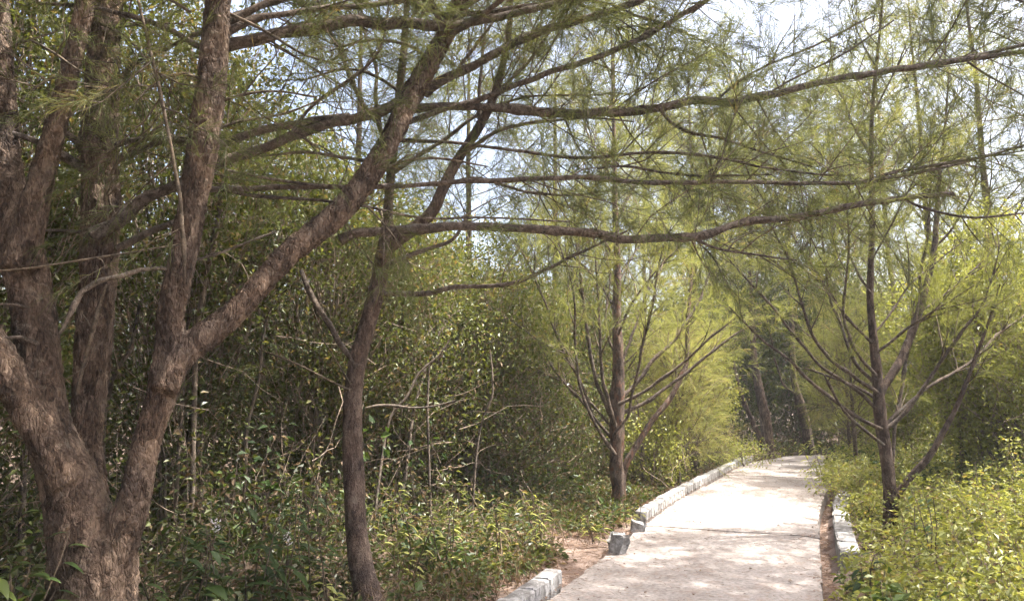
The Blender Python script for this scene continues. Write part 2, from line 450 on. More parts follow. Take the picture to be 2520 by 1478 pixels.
# ---------------------------------------------------------------- ground
def build_ground():
    mb = MB()
    xs = np.concatenate([np.linspace(-300, -14, 14)[:-1], np.arange(-14, 16, 0.17), np.linspace(16, 300, 14)])
    ys = np.concatenate([np.linspace(-60, 0, 8)[:-1], np.arange(0, 26, 0.17), np.linspace(26, 400, 16)])
    X, Y = np.meshgrid(xs, ys); x, y = X.ravel(), Y.ravel()
    z = 0.03 * vnoise(x, y, 1, 0.8) + 0.012 * vnoise(x, y, 2, 4.0)
    near = (np.abs(x) < 17) & (y > -1) & (y < 27)
    d = np.full(len(x), -5.0); c, _, _ = edge_dist(x[near], y[near]); d[near] = c
    # path bed, gutter on the right, drifted litter on the left
    bed = (d > -0.02) & (d < WID + 0.02)
    zz = np.where(d < 0, -0.035 + z * 0.8 + 0.07 * np.clip((-d - 0.6) / 2, 0, 1), z - 0.08)
    gut = (d > WID - 0.05) & (d < WID + 0.17)
    zz = np.where(gut, -0.17 + z * 0.4, zz)
    zz = np.where(bed, -0.19, zz)
    zz = np.where(near, zz, z)
    nx, ny = len(xs), len(ys)
    i = np.arange(ny - 1)[:, None] * nx; j = np.arange(nx - 1)[None, :]
    fc = np.stack([i + j, i + j + 1, i + nx + j + 1, i + nx + j], -1).reshape(-1, 4)
    fx, fy = x[fc].mean(1), y[fc].mean(1)
    litter = np.zeros(len(fc), bool); nf = (np.abs(fx) < 17) & (fy > -1) & (fy < 27)
    c, _, _ = edge_dist(fx[nf], fy[nf]); c = c + 0.35 * vnoise(fx[nf], fy[nf], 5, 1.2)
    litter[nf] = (c > -1.5) & (c < WID + 0.3) & (fy[nf] < 16.5)
    V = np.stack([x, y, zz], 1)
    mb.add(V, fc[~litter], 0.5, 0)
    mb.n = 0; mb.f.append(fc[litter].astype(np.int32)); mb.t.append(np.full(litter.sum(), 0.5, np.float32)); mb.m.append(np.full(litter.sum(), 1, np.int32)); mb.n = len(V)
    tag(mb.build('ground', [M['soil'], M['litter']]), 'brown soil with reddish fallen needles beside the path', None, None, 'structure')
build_ground()

def build_path():
    r = rng_of(3)
    root = bpy.data.objects.new('path', None); COL.objects.link(root)
    tag(root, 'pale sunlit concrete footpath bending out of sight', None, None, 'structure')
    n = len(LE3); m = 15; u = np.linspace(0, 1, m)
    k = 0
    while k < n - 2:
        step = int(r.integers(7, 11)); e = min(n - 1, k + step)
        idx = np.linspace(k, e, (e - k) * 2 + 1)
        def at_i(A): return np.stack([np.interp(idx, np.arange(n), A[:, q]) for q in range(3)], 1)
        L, Rr, rr = at_i(LE3).copy(), at_i(RE3).copy(), at_i(rs)
        tdir = nrm(Rr - L); tdir = np.stack([-tdir[:, 1], tdir[:, 0], tdir[:, 2]], 1)
        gap = 0.0018
        L[0] += tdir[0] * gap; Rr[0] += tdir[0] * gap; L[-1] -= tdir[-1] * gap; Rr[-1] -= tdir[-1] * gap
        top = L[:, None, :] * (1 - u)[None, :, None] + Rr[:, None, :] * u[None, :, None]
        x, y = top[..., 0], top[..., 1]; N = len(L)
        top[..., 2] = 0.010 * vnoise(x, y, 7, 1.4) + 0.006 * vnoise(x, y, 8, 5) + r.normal(0, .004)
        jag = 0.016 * vnoise(x, y, 9, 9.0) + r.normal(0, .007, x.shape)
        top[:, 0, :2] += rr[:, :2] * np.abs(jag[:, :1]) * 1.4; top[:, -1, :2] -= rr[:, :2] * np.abs(jag[:, -1:]) * 1.2
        top[0, :, :2] += tdir[0, :2] * np.abs(jag[0])[:, None] * .06; top[-1, :, :2] -= tdir[-1, :2] * np.abs(jag[-1])[:, None] * .06
        top[:, [0, -1], 2] -= 0.012; top[[0, -1], :, 2] -= 0.002
        mb = MB(); ti = float(r.uniform(0.2, 0.8))
        a = np.arange(N - 1)[:, None] * m; b = np.arange(m - 1)[None, :]
        mb.add(top, np.stack([a + b, a + b + 1, a + m + b + 1, a + m + b], -1).reshape(-1, 4), ti)
        loop = np.concatenate([top[:, 0], top[-1, 1:], top[::-1, -1][1:], top[0, ::-1][1:-1]]); q = len(loop); lo = loop.copy(); lo[:, 2] = -0.3
        kk = np.arange(q); mb.add(np.vstack([loop, lo]), np.stack([kk, (kk + 1) % q, q + (kk + 1) % q, q + kk], -1), ti)
        mb.build('path_slab', M['path'], root, smooth=False)
        k = e
build_path()

# ---------------------------------------------------------------- kerbs
def block_mesh(l, w, h, seed, chips=0.012):
    """a worn cast block, base centre at the origin, length along +y"""
    r = rng_of(seed); mb = MB(); b = 0.012
    def ring(z, ins):
        return np.array([[-w / 2 + ins, -l / 2 + b * 1.5, z], [-w / 2 + ins + b, -l / 2 + ins, z], [w / 2 - ins - b, -l / 2 + ins, z], [w / 2 - ins, -l / 2 + b * 1.5, z],
                         [w / 2 - ins, l / 2 - b * 1.5, z], [w / 2 - ins - b, l / 2 - ins, z], [-w / 2 + ins + b, l / 2 - ins, z], [-w / 2 + ins, l / 2 - b * 1.5, z]])
    V = np.vstack([ring(-0.12, 0), ring(h * 0.45, 0), ring(h - b, 0.001), ring(h, b)])
    V += r.normal(0, chips * 0.35, V.shape)
    if chips > 0.006: V[16 + r.integers(0, 8)] -= np.array([0, 0, chips * 1.6])
    f = []
    for k in range(3):
        for q in range(8): f.append([k * 8 + q, k * 8 + (q + 1) % 8, k * 8 + 8 + (q + 1) % 8, k * 8 + 8 + q])
    mb.add(V, f); mb.f.append(np.array([[24, 25, 30, 31], [25, 26, 29, 30], [26, 27, 28, 29]], np.int32)); mb.t.append(np.full(3, .5, np.float32)); mb.m.append(np.zeros(3, np.int32))
    return mb
def kerb_run(name, label, t0, t1, off, step, w, h, seed, zb=0.0, gap=0.012, tilt=1.0):
    r = rng_of(seed); base = edge_pt((t0 + t1) / 2, off, 0)
    root = empty(name, base, label, 'kerb'); root['kind'] = 'structure'
    protos = []
    t = t0; k = 0
    while t < t1 - step * 0.5:
        p = edge_pt(t + step / 2, off, zb); a = edge_pt(t, off); b = edge_pt(t + step, off); d = b - a
        if k < 5:
            o = block_mesh(np.linalg.norm(d) - gap, w, h, seed * 17 + k).build('kerb_block', M['kerb'], root, smooth=False); protos.append(o.data)
        else:
            o = bpy.data.objects.new('kerb_block', protos[int(r.integers(0, 5))]); COL.objects.link(o); o.parent = root
        o.location = Vector(p - base) + Vector((0, 0, float(r.normal(0, 0.004))))
        o.rotation_euler = (float(r.normal(0, .012)) * tilt, float(r.normal(0, .02)) * tilt, math.atan2(-d[0], d[1]) + float(r.normal(0, .018)) * tilt)
        t += step; k += 1
    return root
def tl(px, py):
    g = ground_at(px, py); s, t = to_st(g[0], g[1]); return t
KW, KH = 0.15, 0.12
t_a = tl(1401, 1441); t_b = tl(1600, 1284)
kerb_run('kerb', 'short whitewashed kerb run nearest the viewer, ending at the gap', t_a - 2.56, t_a, -KW / 2 - 0.005, 0.32, KW, KH, 11)
kerb_run('kerb', 'long whitewashed kerb following the far side of the path into the bend', t_b, t_b + 9.6, -KW / 2 - 0.005, 0.31, KW, KH, 12)
kerb_run('kerb', 'partly buried whitewashed kerb beside the gutter near the green bushes', tl(2030, 1368), tl(2010, 1205), WID + 0.15 + 0.1, 0.6, 0.19, 0.05, 13, 0.0, 0.006)
def loose(name, px, py, l, w, h, rot, z, seed, label):
    g = ground_at(px, py, z)
    o = block_mesh(l, w, h, seed, 0.03).build(name, M['kerb'], None, smooth=False)
    o.location = Vector(g); o.rotation_euler = rot
    tag(o, label, 'kerb block', 'loose kerb blocks in the gap')
loose('broken_kerb_block', 1520, 1350, 0.30, 0.155, 0.13, (R(7), R(-5), -TH + R(9)), 0.0, 31, 'broken whitewashed kerb block lying askew in the gap of the kerb')
loose('broken_kerb_block', 1524, 1330, 0.14, 0.13, 0.07, (R(-12), R(10), -TH - R(20)), 0.12, 32, 'small white concrete fragment on top of the askew kerb block')
loose('broken_kerb_block', 1567, 1306, 0.10, 0.15, 0.11, (R(4), R(14), -TH + R(20)), 0.0, 33, 'small upright kerb stump just before the long kerb starts')
print('setting', round(time.time() - T00, 1))

# ---------------------------------------------------------------- casuarina foliage
def trace(pts, d0, d1=None):
    """traced picture points (x, y, width in pixels) from distance d0 to d1 -> 3D line and radii"""
    d1 = d0 if d1 is None else d1
    xy = np.array([[p[0], p[1]] for p in pts], float)
    L = np.concatenate([[0], np.cumsum(np.linalg.norm(np.diff(xy, axis=0), axis=1))]); L /= L[-1]
    P, rad = [], []
    for p, u in zip(pts, L):
        q, mpp = at(p[0], p[1], d0 + (d1 - d0) * u); P.append(q); rad.append(p[2] * mpp / 2)
    return np.array(P), np.array(rad)

class Crown:
    """collects twigs and needles of one tree"""
    def __init__(s, seed): s.tw = MB(); s.nd = MB(); s.r = rng_of(seed); s.count = 0
    def dress(s, P, per_m=7, start=0.25, end=1.0, L=(0.5, 1.2), ang=0.9, rise=0.10, sub=9, nd=24, nl=(0.10, 0.19), nw=0.0024, droop=0.4, bent=True, tint=0.5, tr=0.005, sub_l=(0.14, 0.38), up0=0.25):
        r = s.r
        seg = np.linalg.norm(np.diff(P, axis=0), axis=1).sum() * (end - start)
        n = max(1, int(per_m * seg + r.uniform(0, 1)))
        u = start + (end - start) * r.uniform(0, 1, n)
        o, t = sample_poly(P[None], np.zeros(n, int), u)
        d = t * math.cos(ang) + perp_rand(t, r) * math.sin(ang) + np.array([0, 0, up0])
        l = r.uniform(L[0], L[1], n) * (1.12 - 0.45 * u)
        W = grow(o, d, l, r, 5 if bent else 4, rise + r.normal(0, .07, n), 0.15)
        tubes(s.tw, W, tr * l / np.mean(L) + 0.001, 0.0012, 3, r.uniform(0.2, 0.8, n))
        s.spray(W, l, sub, nd, nl, nw, droop, bent, tint, sub_l)
        return W
    def spray(s, W, l, sub, nd, nl, nw, droop, bent, tint, sub_l):
        r = s.r; n = len(W)
        m = np.maximum(2, (l * sub).astype(int)); idx = np.repeat(np.arange(n), m); N = len(idx)
        u = 0.12 + 0.88 * r.uniform(0, 1, N) ** 0.8
        o, t = sample_poly(W, idx, u)
        d = t * 0.8 + perp_rand(t, r) * 0.75 + np.array([0, 0, 0.05])
        ls = r.uniform(sub_l[0], sub_l[1], N)
        S = grow(o, d, ls, r, 4, -0.02, 0.12)
        needles(s.tw, S[:, 0], S[:, -1] - S[:, 0], ls, 0.003 + nw * 0.5, r, r.uniform(0.2, 0.8, N), 0.0, False)
        # needle tufts
        q = np.maximum(3, (nd * ls / np.mean(sub_l)).astype(int)); i2 = np.repeat(np.arange(N), q); K = len(i2)
        uu = r.uniform(0.0, 1.0, K)
        o2, t2 = sample_poly(S, i2, uu)
        d2 = t2 + perp_rand(t2, r) * r.uniform(0.25, 0.75, K)[:, None]
        tt = np.clip(tint + r.normal(0, 0.10, n)[idx][i2] + r.normal(0, .06, N)[i2], 0.02, 0.98)
        tt = np.where(r.uniform(0, 1, N)[i2] < 0.03, 0.97, tt)
        needles(s.nd, o2, d2, r.uniform(nl[0], nl[1], K), nw, r, tt, droop, bent)
        s.count += K
    def finish(s, th, nmat, tmat='twig'):
        tag(th.part(s.tw, 'twigs', M[tmat]), kind='stuff')
        o = th.part(s.nd, 'crown', M[nmat], smooth=False)
        return o

def limb(th, cr, pts, d0, d1, name='branch', mat='branch', sides=9, lump=0.05, seed=0, dress=None, step=0.05, mb=None):
    P, rad = trace(pts, d0, d1)
    Pn, rn = resample(P, rad, step)
    if mb is None and len(Pn) > 6:
        q = rng_of(seed * 7 + len(Pn)); n_ = len(Pn)
        kk = np.hanning(7); kk /= kk.sum()
        jit = np.stack([np.convolve(q.normal(0, 1, n_ + 6), kk, 'valid') for _ in range(3)], 1)
        Pn = Pn + jit * (rn * 0.32)[:, None]
        for _ in range(max(1, n_ // 9)):
            c_ = q.integers(2, n_ - 1); rn = rn * (1 + q.uniform(.12, .38) * np.exp(-((np.arange(n_) - c_) / 0.9) ** 2))
    own = mb is None
    b = MB() if own else mb
    tube(b, Pn, rn, sides, lump, seed)
    if own: th.part(b, name, M[mat])
    if dress is not None: cr.dress(Pn, **dress)
    return Pn, rn

NEEDLES = 0
VEIL = 0.0012
# ================================================================ big forked tree at the left
def big_tree():
    global NEEDLES
    g = at(222, 1640, 4.15)[0]
    th = Thing('casuarina_tree', (g[0], g[1], -0.05), 'huge many-stemmed tree with thick scaly brown trunk, forking low', 'tree', 'casuarina trees beside the path')
    cr = Crown(101)
    tb = MB()
    def stem(pts, d0, d1, sides=22, lump=0.045, seed=0):
        pts = [(a, b, c * (0.86 if seed in (5, 6) else 0.94)) for a, b, c in pts]
        return limb(th, cr, pts, d0, d1, sides=sides, lump=lump, seed=seed, mb=tb, step=0.035)
    stem([(205, 1680, 300), (212, 1560, 235), (221, 1478, 212), (222, 1400, 214), (202, 1310, 172), (176, 1200, 142), (134, 1100, 124), (114, 1010, 104), (106, 930, 96), (90, 830, 102), (78, 730, 100), (60, 640, 104), (45, 590, 100), (25, 480, 82), (12, 330, 66), (2, 150, 60), (-12, -60, 55), (-40, -320, 45), (-60, -620, 30)], 4.1, 4.5, 26, 0.05, 1)
    a_p, _ = stem([(168, 1190, 100), (108, 1070, 94), (50, 975, 84), (-8, 865, 78), (-80, 750, 74), (-180, 600, 85), (-260, 380, 70), (-330, 60, 55), (-380, -300, 38), (-400, -600, 20)], 4.1, 3.7, 20, 0.05, 2)
    b_p, _ = stem([(52, 660, 100), (72, 560, 78), (112, 400, 56), (152, 250, 50), (196, 70, 46), (222, -60, 42), (262, -300, 34), (300, -560, 20)], 4.2, 4.0, 18, 0.05, 3)
    c_p, _ = stem([(236, 1330, 110), (228, 1240, 84), (216, 1120, 74), (217, 1010, 78), (226, 890, 92), (236, 740, 87), (245, 610, 90), (250, 510, 96), (247, 410, 90), (249, 250, 82), (255, 100, 80), (262, 0, 76), (270, -150, 66), (262, -400, 50), (280, -640, 28)], 4.35, 4.65, 22, 0.05, 4)
    d_p, _ = stem([(262, 1440, 120), (296, 1330, 104), (328, 1240, 92), (361, 1095, 78), (396, 970, 80), (415, 850, 78), (420, 770, 74), (434, 700, 78), (464, 560, 78), (482, 470, 74), (500, 360, 88), (515, 250, 86), (529, 100, 74), (535, 0, 70), (545, -140, 62), (560, -380, 46), (560, -640, 26)], 4.1, 4.35, 22, 0.05, 5)
    e_p, _ = stem([(402, 960, 76), (440, 885, 76), (500, 830, 82), (590, 758, 70), (695, 640, 68), (770, 575, 70), (838, 518, 73), (902, 440, 68), (958, 350, 60), (1010, 240, 63), (1078, 118, 54), (1128, 25, 48), (1170, -80, 42), (1230, -240, 32), (1300, -420, 18)], 4.1, 5.3, 20, 0.05, 6)
    o = th.part(tb, 'trunk', M['bark_big'])
    md = o.modifiers.new('join', 'REMESH'); md.mode = 'VOXEL'; md.voxel_size = 0.011; md.use_smooth_shade = True
    ms = o.modifiers.new('soften', 'SMOOTH'); ms.factor = 0.5; ms.iterations = 4
    tx = bpy.data.textures.new('bark_flakes', 'CLOUDS'); tx.noise_scale = 0.035; tx.noise_depth = 2
    dm = o.modifiers.new('flakes', 'DISPLACE'); dm.texture = tx; dm.strength = 0.022; dm.mid_level = 0.5; dm.texture_coords = 'LOCAL'
    long_ = dict(per_m=10.5, start=0.10, L=(0.45, 1.15), ang=1.0, rise=0.05, sub=12, nd=28, tint=0.5, up0=0.2, droop=0.45)
    thin = dict(per_m=7.5, start=0.1, L=(0.3, 0.8), ang=0.9, rise=0.03, sub=10, nd=24, tint=0.5, up0=0.1, droop=0.45)
    few = dict(per_m=3.0, start=0.3, L=(0.2, 0.5), ang=0.9, rise=0.0, sub=8, nd=14, tint=0.55)
    br = lambda pts, d0, d1, dress=None, seed=0, sides=9, mat='branch', lump=0.06: limb(th, cr, pts, d0, d1, sides=sides, seed=seed, dress=dress, mat=mat, lump=lump)
    br([(835, 590, 28), (870, 576, 23), (940, 570, 22), (1050, 563, 23), (1150, 558, 22), (1250, 558, 21), (1350, 563, 22), (1450, 574, 22), (1530, 586, 21), (1620, 588, 20), (1720, 578, 20), (1800, 555, 18), (1860, 543, 18), (1950, 535, 17), (2080, 510, 16), (2200, 490, 14), (2345, 478, 11)], 4.65, 5.6, dict(long_, start=0.25, per_m=6), 21)
    br([(1005, 268, 26), (1060, 262, 20), (1110, 262, 18), (1180, 260, 19), (1290, 271, 24), (1420, 280, 24), (1540, 273, 21), (1640, 261, 20), (1740, 250, 20), (1825, 248, 20), (1895, 234, 18), (2000, 206, 16), (2150, 180, 16), (2290, 160, 15), (2400, 143, 13), (2520, 125, 11), (2660, 90, 8), (2800, 60, 5)], 4.95, 6.2, long_, 22)
    br([(2230, 167, 11), (2380, 140, 9), (2520, 110, 7), (2640, 70, 4)], 5.9, 6.0, long_, 23)
    br([(505, 470, 18), (560, 467, 15), (700, 460, 14), (870, 460, 11), (1000, 456, 11), (1150, 446, 12), (1260, 442, 13), (1380, 437, 12), (1500, 441, 13), (1600, 449, 11), (1800, 447, 11), (1900, 449, 10), (2050, 452, 10), (2200, 435, 9), (2400, 392, 7), (2540, 352, 5)], 4.4, 5.8, dict(long_, start=0.3), 24)
    br([(555, 418, 7), (630, 433, 8), (780, 456, 8), (930, 458, 9), (1080, 451, 9), (1180, 445, 8)], 4.35, 4.9, few, 25, 6)
    br([(520, 460, 7), (630, 482, 8), (855, 500, 7), (1030, 535, 6), (1200, 535, 5), (1400, 545, 4)], 4.5, 4.7, thin, 26, 6)
    br([(226, 575, 36), (290, 540, 30), (350, 490, 28), (450, 445, 27), (550, 400, 25), (640, 368, 23), (730, 330, 23), (850, 296, 23), (930, 275, 25), (990, 240, 26)], 4.35, 4.75, dict(thin, start=0.3, per_m=6), 27, 12)
    br([(535, 355, 18), (640, 322, 20), (765, 299, 17), (860, 284, 14)], 4.4, 4.75, thin, 28, 10)
    br([(545, 120, 36), (590, 108, 30), (650, 95, 28), (755, 70, 30), (870, 56, 30), (980, 58, 27), (1070, 64, 25), (1140, 60, 20), (1250, 36, 18), (1360, 10, 15), (1500, -40, 11), (1650, -100, 7)], 4.35, 5.3, dict(long_, start=0.05), 29, 11)
    br([(545, 90, 22), (630, 47, 16), (720, 32, 15), (805, 22, 14), (950, 8, 12), (1100, -12, 9), (1300, -60, 5)], 4.3, 5.0, long_, 30)
    br([(550, 60, 22), (640, 15, 17), (740, -20, 13), (900, -90, 8)], 4.4, 4.8, long_, 31)
    br([(1045, 225, 28), (1080, 200, 25), (1145, 172, 20), (1260, 110, 20), (1350, 72, 20), (1440, 45, 19), (1570, 2, 16), (1680, -50, 12), (1820, -130, 6)], 5.05, 5.6, long_, 32)
    br([(1000, 300, 16), (1080, 273, 14), (1180, 245, 14), (1260, 215, 14), (1340, 182, 14), (1460, 145, 14), (1570, 98, 14), (1635, 60, 13), (1740, 0, 12), (1830, -70, 8), (1960, -170, 4)], 4.9, 5.8, long_, 33)
    br([(970, 345, 10), (1110, 350, 8), (1260, 370, 8), (1430, 388, 8), (1600, 375, 7), (1750, 385, 7), (1900, 415, 6), (2050, 432, 4)], 4.9, 5.6, dict(thin, start=0.25), 34, 6)
    br([(1470, 415, 5), (1540, 410, 7), (1640, 425, 6), (1720, 432, 6), (1900, 430, 4)], 5.3, 5.7, thin, 35, 6)
    br([(1625, 268, 9), (1650, 300, 8), (1700, 328, 8), (1780, 342, 7), (1880, 375, 5), (2000, 410, 4)], 5.35, 5.6, thin, 36, 6)
    br([(1760, 250, 6), (1820, 200, 6), (1880, 165, 5), (2010, 110, 5), (2150, 40, 4)], 5.5, 5.9, thin, 37, 6)
    br([(1880, 235, 6), (1960, 190, 5), (2080, 130, 5), (2200, 50, 4)], 5.6, 6.1, thin, 38, 6)
    br([(2380, 150, 6), (2420, 180, 5), (2520, 235, 4)], 6.0, 6.1, thin, 39, 6)
    br([(2120, 465, 9), (2160, 438, 8), (2200, 425, 7), (2330, 400, 6), (2520, 372, 4)], 5.5, 5.8, thin, 40, 6)
    br([(2220, 490, 7), (2300, 520, 6), (2400, 535, 6), (2520, 525, 4)], 5.55, 5.7, thin, 41, 6)
    br([(1690, 580, 7), (1760, 610, 6), (1850, 625, 6), (1960, 640, 4)], 5.2, 5.3, thin, 42, 6)
    br([(1130, 165, 9), (1180, 100, 8), (1230, 30, 7), (1290, -60, 4)], 5.2, 5.6, thin, 43, 6)
    br([(720, 325, 9), (770, 260, 8), (830, 215, 8), (900, 165, 7), (940, 110, 6), (955, 30, 5), (960, -60, 3)], 4.5, 4.7, thin, 44, 7)
    # pale dead branches and stubs between the stems
    br([(95, 8, 8), (190, 13, 11), (240, 21, 10), (290, 34, 11), (380, 58, 12), (440, 86, 14), (495, 116, 15)], 4.2, 4.35, None, 45, 8, 'pale_stem', 0.1)
    br([(498, 80, 14), (470, 88, 11), (430, 110, 9), (370, 140, 8), (320, 165, 13), (300, 190, 16)], 4.35, 4.5, thin, 46, 8, 'branch', 0.1)
    br([(200, 412, 26), (180, 398, 20), (140, 374, 17), (100, 352, 16), (60, 336, 15), (20, 325, 12)], 4.5, 4.3, None, 47, 8, 'pale_stem', 0.1)
    br([(205, 372, 22), (190, 350, 17), (165, 330, 14), (152, 322, 8)], 4.5, 4.4, None, 48, 8, 'branch', 0.12)
    br([(192, 345, 7), (198, 325, 6), (206, 304, 4)], 4.45, 4.4, None, 49, 6, 'pale_stem', 0.1)
    br([(275, 365, 18), (310, 350, 13), (340, 345, 12), (440, 340, 10), (540, 352, 8)], 4.5, 4.45, few, 50, 8, 'branch', 0.1)
    br([(280, 395, 20), (330, 375, 16), (380, 352, 15), (440, 345, 13), (480, 350, 10)], 4.6, 4.4, None, 51, 8, 'branch', 0.1)
    br([(330, -40, 7), (345, 20, 7), (370, 125, 8), (400, 250, 9), (428, 400, 9), (444, 500, 10), (452, 600, 9), (455, 682, 5)], 3.9, 3.95, dict(thin, per_m=7), 52, 7, 'twig', 0.1)
    br([(145, 822, 6), (165, 790, 9), (182, 755, 12), (200, 720, 13), (240, 694, 14), (300, 680, 12), (345, 665, 11), (398, 660, 10), (420, 664, 9)], 4.0, 4.15, None, 53, 8, 'pale_stem', 0.1)
    br([(292, 614, 20), (340, 585, 17), (380, 565, 16), (430, 545, 14), (470, 520, 12)], 4.45, 4.35, None, 54, 9, 'pale_stem', 0.08)
    br([(92, 568, 6), (130, 566, 8), (195, 571, 9), (240, 575, 9)], 4.4, 4.55, None, 55, 6, 'pale_stem', 0.1)
    br([(262, 530, 9), (262, 462, 9), (290, 400, 8), (340, 352, 7), (395, 308, 6), (440, 265, 4)], 4.3, 4.2, thin, 56, 7, 'twig', 0.1)
    br([(285, 530, 5), (270, 500, 6), (262, 460, 7)], 4.4, 4.3, None, 57, 6, 'twig', 0.1)
    br([(5, 832, 8), (50, 829, 10), (95, 846, 12)], 4.0, 4.15, None, 58, 6, 'branch', 0.1)
    br([(-10, 748, 6), (40, 750, 8), (90, 762, 8)], 4.0, 4.2, None, 59, 6, 'branch', 0.1)
    br([(0, 666, 4), (70, 660, 5), (200, 640, 5), (330, 620, 4), (450, 600, 3)], 3.8, 4.0, few, 60, 6, 'twig', 0.1)
    br([(188, 970, 8), (205, 900, 9), (228, 815, 10), (248, 745, 8), (262, 700, 5)], 4.2, 4.2, None, 61, 7, 'twig', 0.1)
    br([(230, 815, 4), (215, 790, 4), (205, 775, 3)], 4.2, 4.2, None, 62, 6, 'twig', 0.1)
    br([(480, 640, 6), (530, 625, 7), (600, 600, 6), (680, 570, 4)], 4.5, 4.7, None, 63, 6, 'pale_stem', 0.1)
    for k, (pts, d0, d1) in enumerate([
        ([(30, 120, 8), (70, 100, 7), (130, 130, 6), (190, 170, 4)], 4.1, 3.8), ([(250, 60, 8), (310, 90, 7), (360, 150, 6), (400, 230, 4)], 4.4, 4.1),
        ([(510, 200, 9), (450, 180, 7), (390, 200, 6), (330, 250, 4)], 4.2, 4.0), ([(520, 260, 9), (590, 235, 8), (680, 225, 6), (780, 240, 4)], 4.3, 4.3),
        ([(560, 30, 9), (640, 70, 8), (740, 130, 6), (840, 160, 4)], 4.3, 4.4), ([(505, 330, 9), (590, 300, 7), (700, 280, 6), (820, 230, 4)], 4.35, 4.5),
        ([(470, 30, 8), (420, 0, 7), (350, -10, 6), (270, 20, 4)], 4.3, 4.2), ([(170, 180, 7), (110, 200, 6), (50, 250, 4)], 4.1, 4.0),
        ([(930, 400, 10), (860, 390, 8), (760, 375, 7), (640, 385, 4)], 4.75, 4.6), ([(1060, 150, 10), (1000, 110, 8), (900, 100, 7), (800, 130, 4)], 5.0, 4.9),
        ([(900, 440, 9), (980, 400, 8), (1080, 390, 7), (1200, 410, 4)], 4.7, 4.8), ([(1010, 250, 9), (930, 190, 8), (850, 170, 6), (740, 200, 4)], 4.9, 4.7)]):
        br(pts, d0, d1, dict(thin, per_m=8), 170 + k, 6, 'twig')
    # boughs of the upper crown, above the picture
    r = rng_of(77)
    tops = [p for p in np.vstack([d_p, e_p, b_p, c_p, a_p]) if p[2] > 3.9]
    for k in range(74):
        o_ = tops[int(r.uniform(0, 1) * len(tops))]
        a = r.uniform(0, 6.28); d = np.array([math.cos(a), math.sin(a) - 0.25, r.uniform(0.05, 0.55)])
        Lb = r.uniform(1.4, 3.4)
        W = grow(o_[None], d[None], np.array([Lb]), r, 10, 0.02, 0.10)[0]
        if W[:, 2].min() < 3.7 + 0.1 * max(0, W[-1, 1] - 4.5): continue
        b = MB(); rd = np.linspace(0.022, 0.004, 10); tube(b, W, rd, 6, 0.06, k); th.part(b, 'branch', M['branch'])
        cr.dress(W, per_m=7, start=0.3, L=(0.4, 0.9), sub=8, nd=19, nl=(0.14, 0.22), nw=0.0085, bent=False)
    # tufts growing straight out of the old bark
    tuft = dict(per_m=7, L=(0.10, 0.3), ang=1.3, rise=-0.02, sub=14, nd=14, nl=(0.08, 0.16), droop=0.5, tint=0.75, up0=0.0, tr=0.003)
    cr.dress(e_p, start=0.35, end=0.75, **tuft); cr.dress(d_p, start=0.35, end=0.85, **dict(tuft, per_m=4))
    cr.finish(th, 'needle_grey'); NEEDLES += cr.count
big_tree()
print('big tree', round(time.time() - T00, 1), NEEDLES)

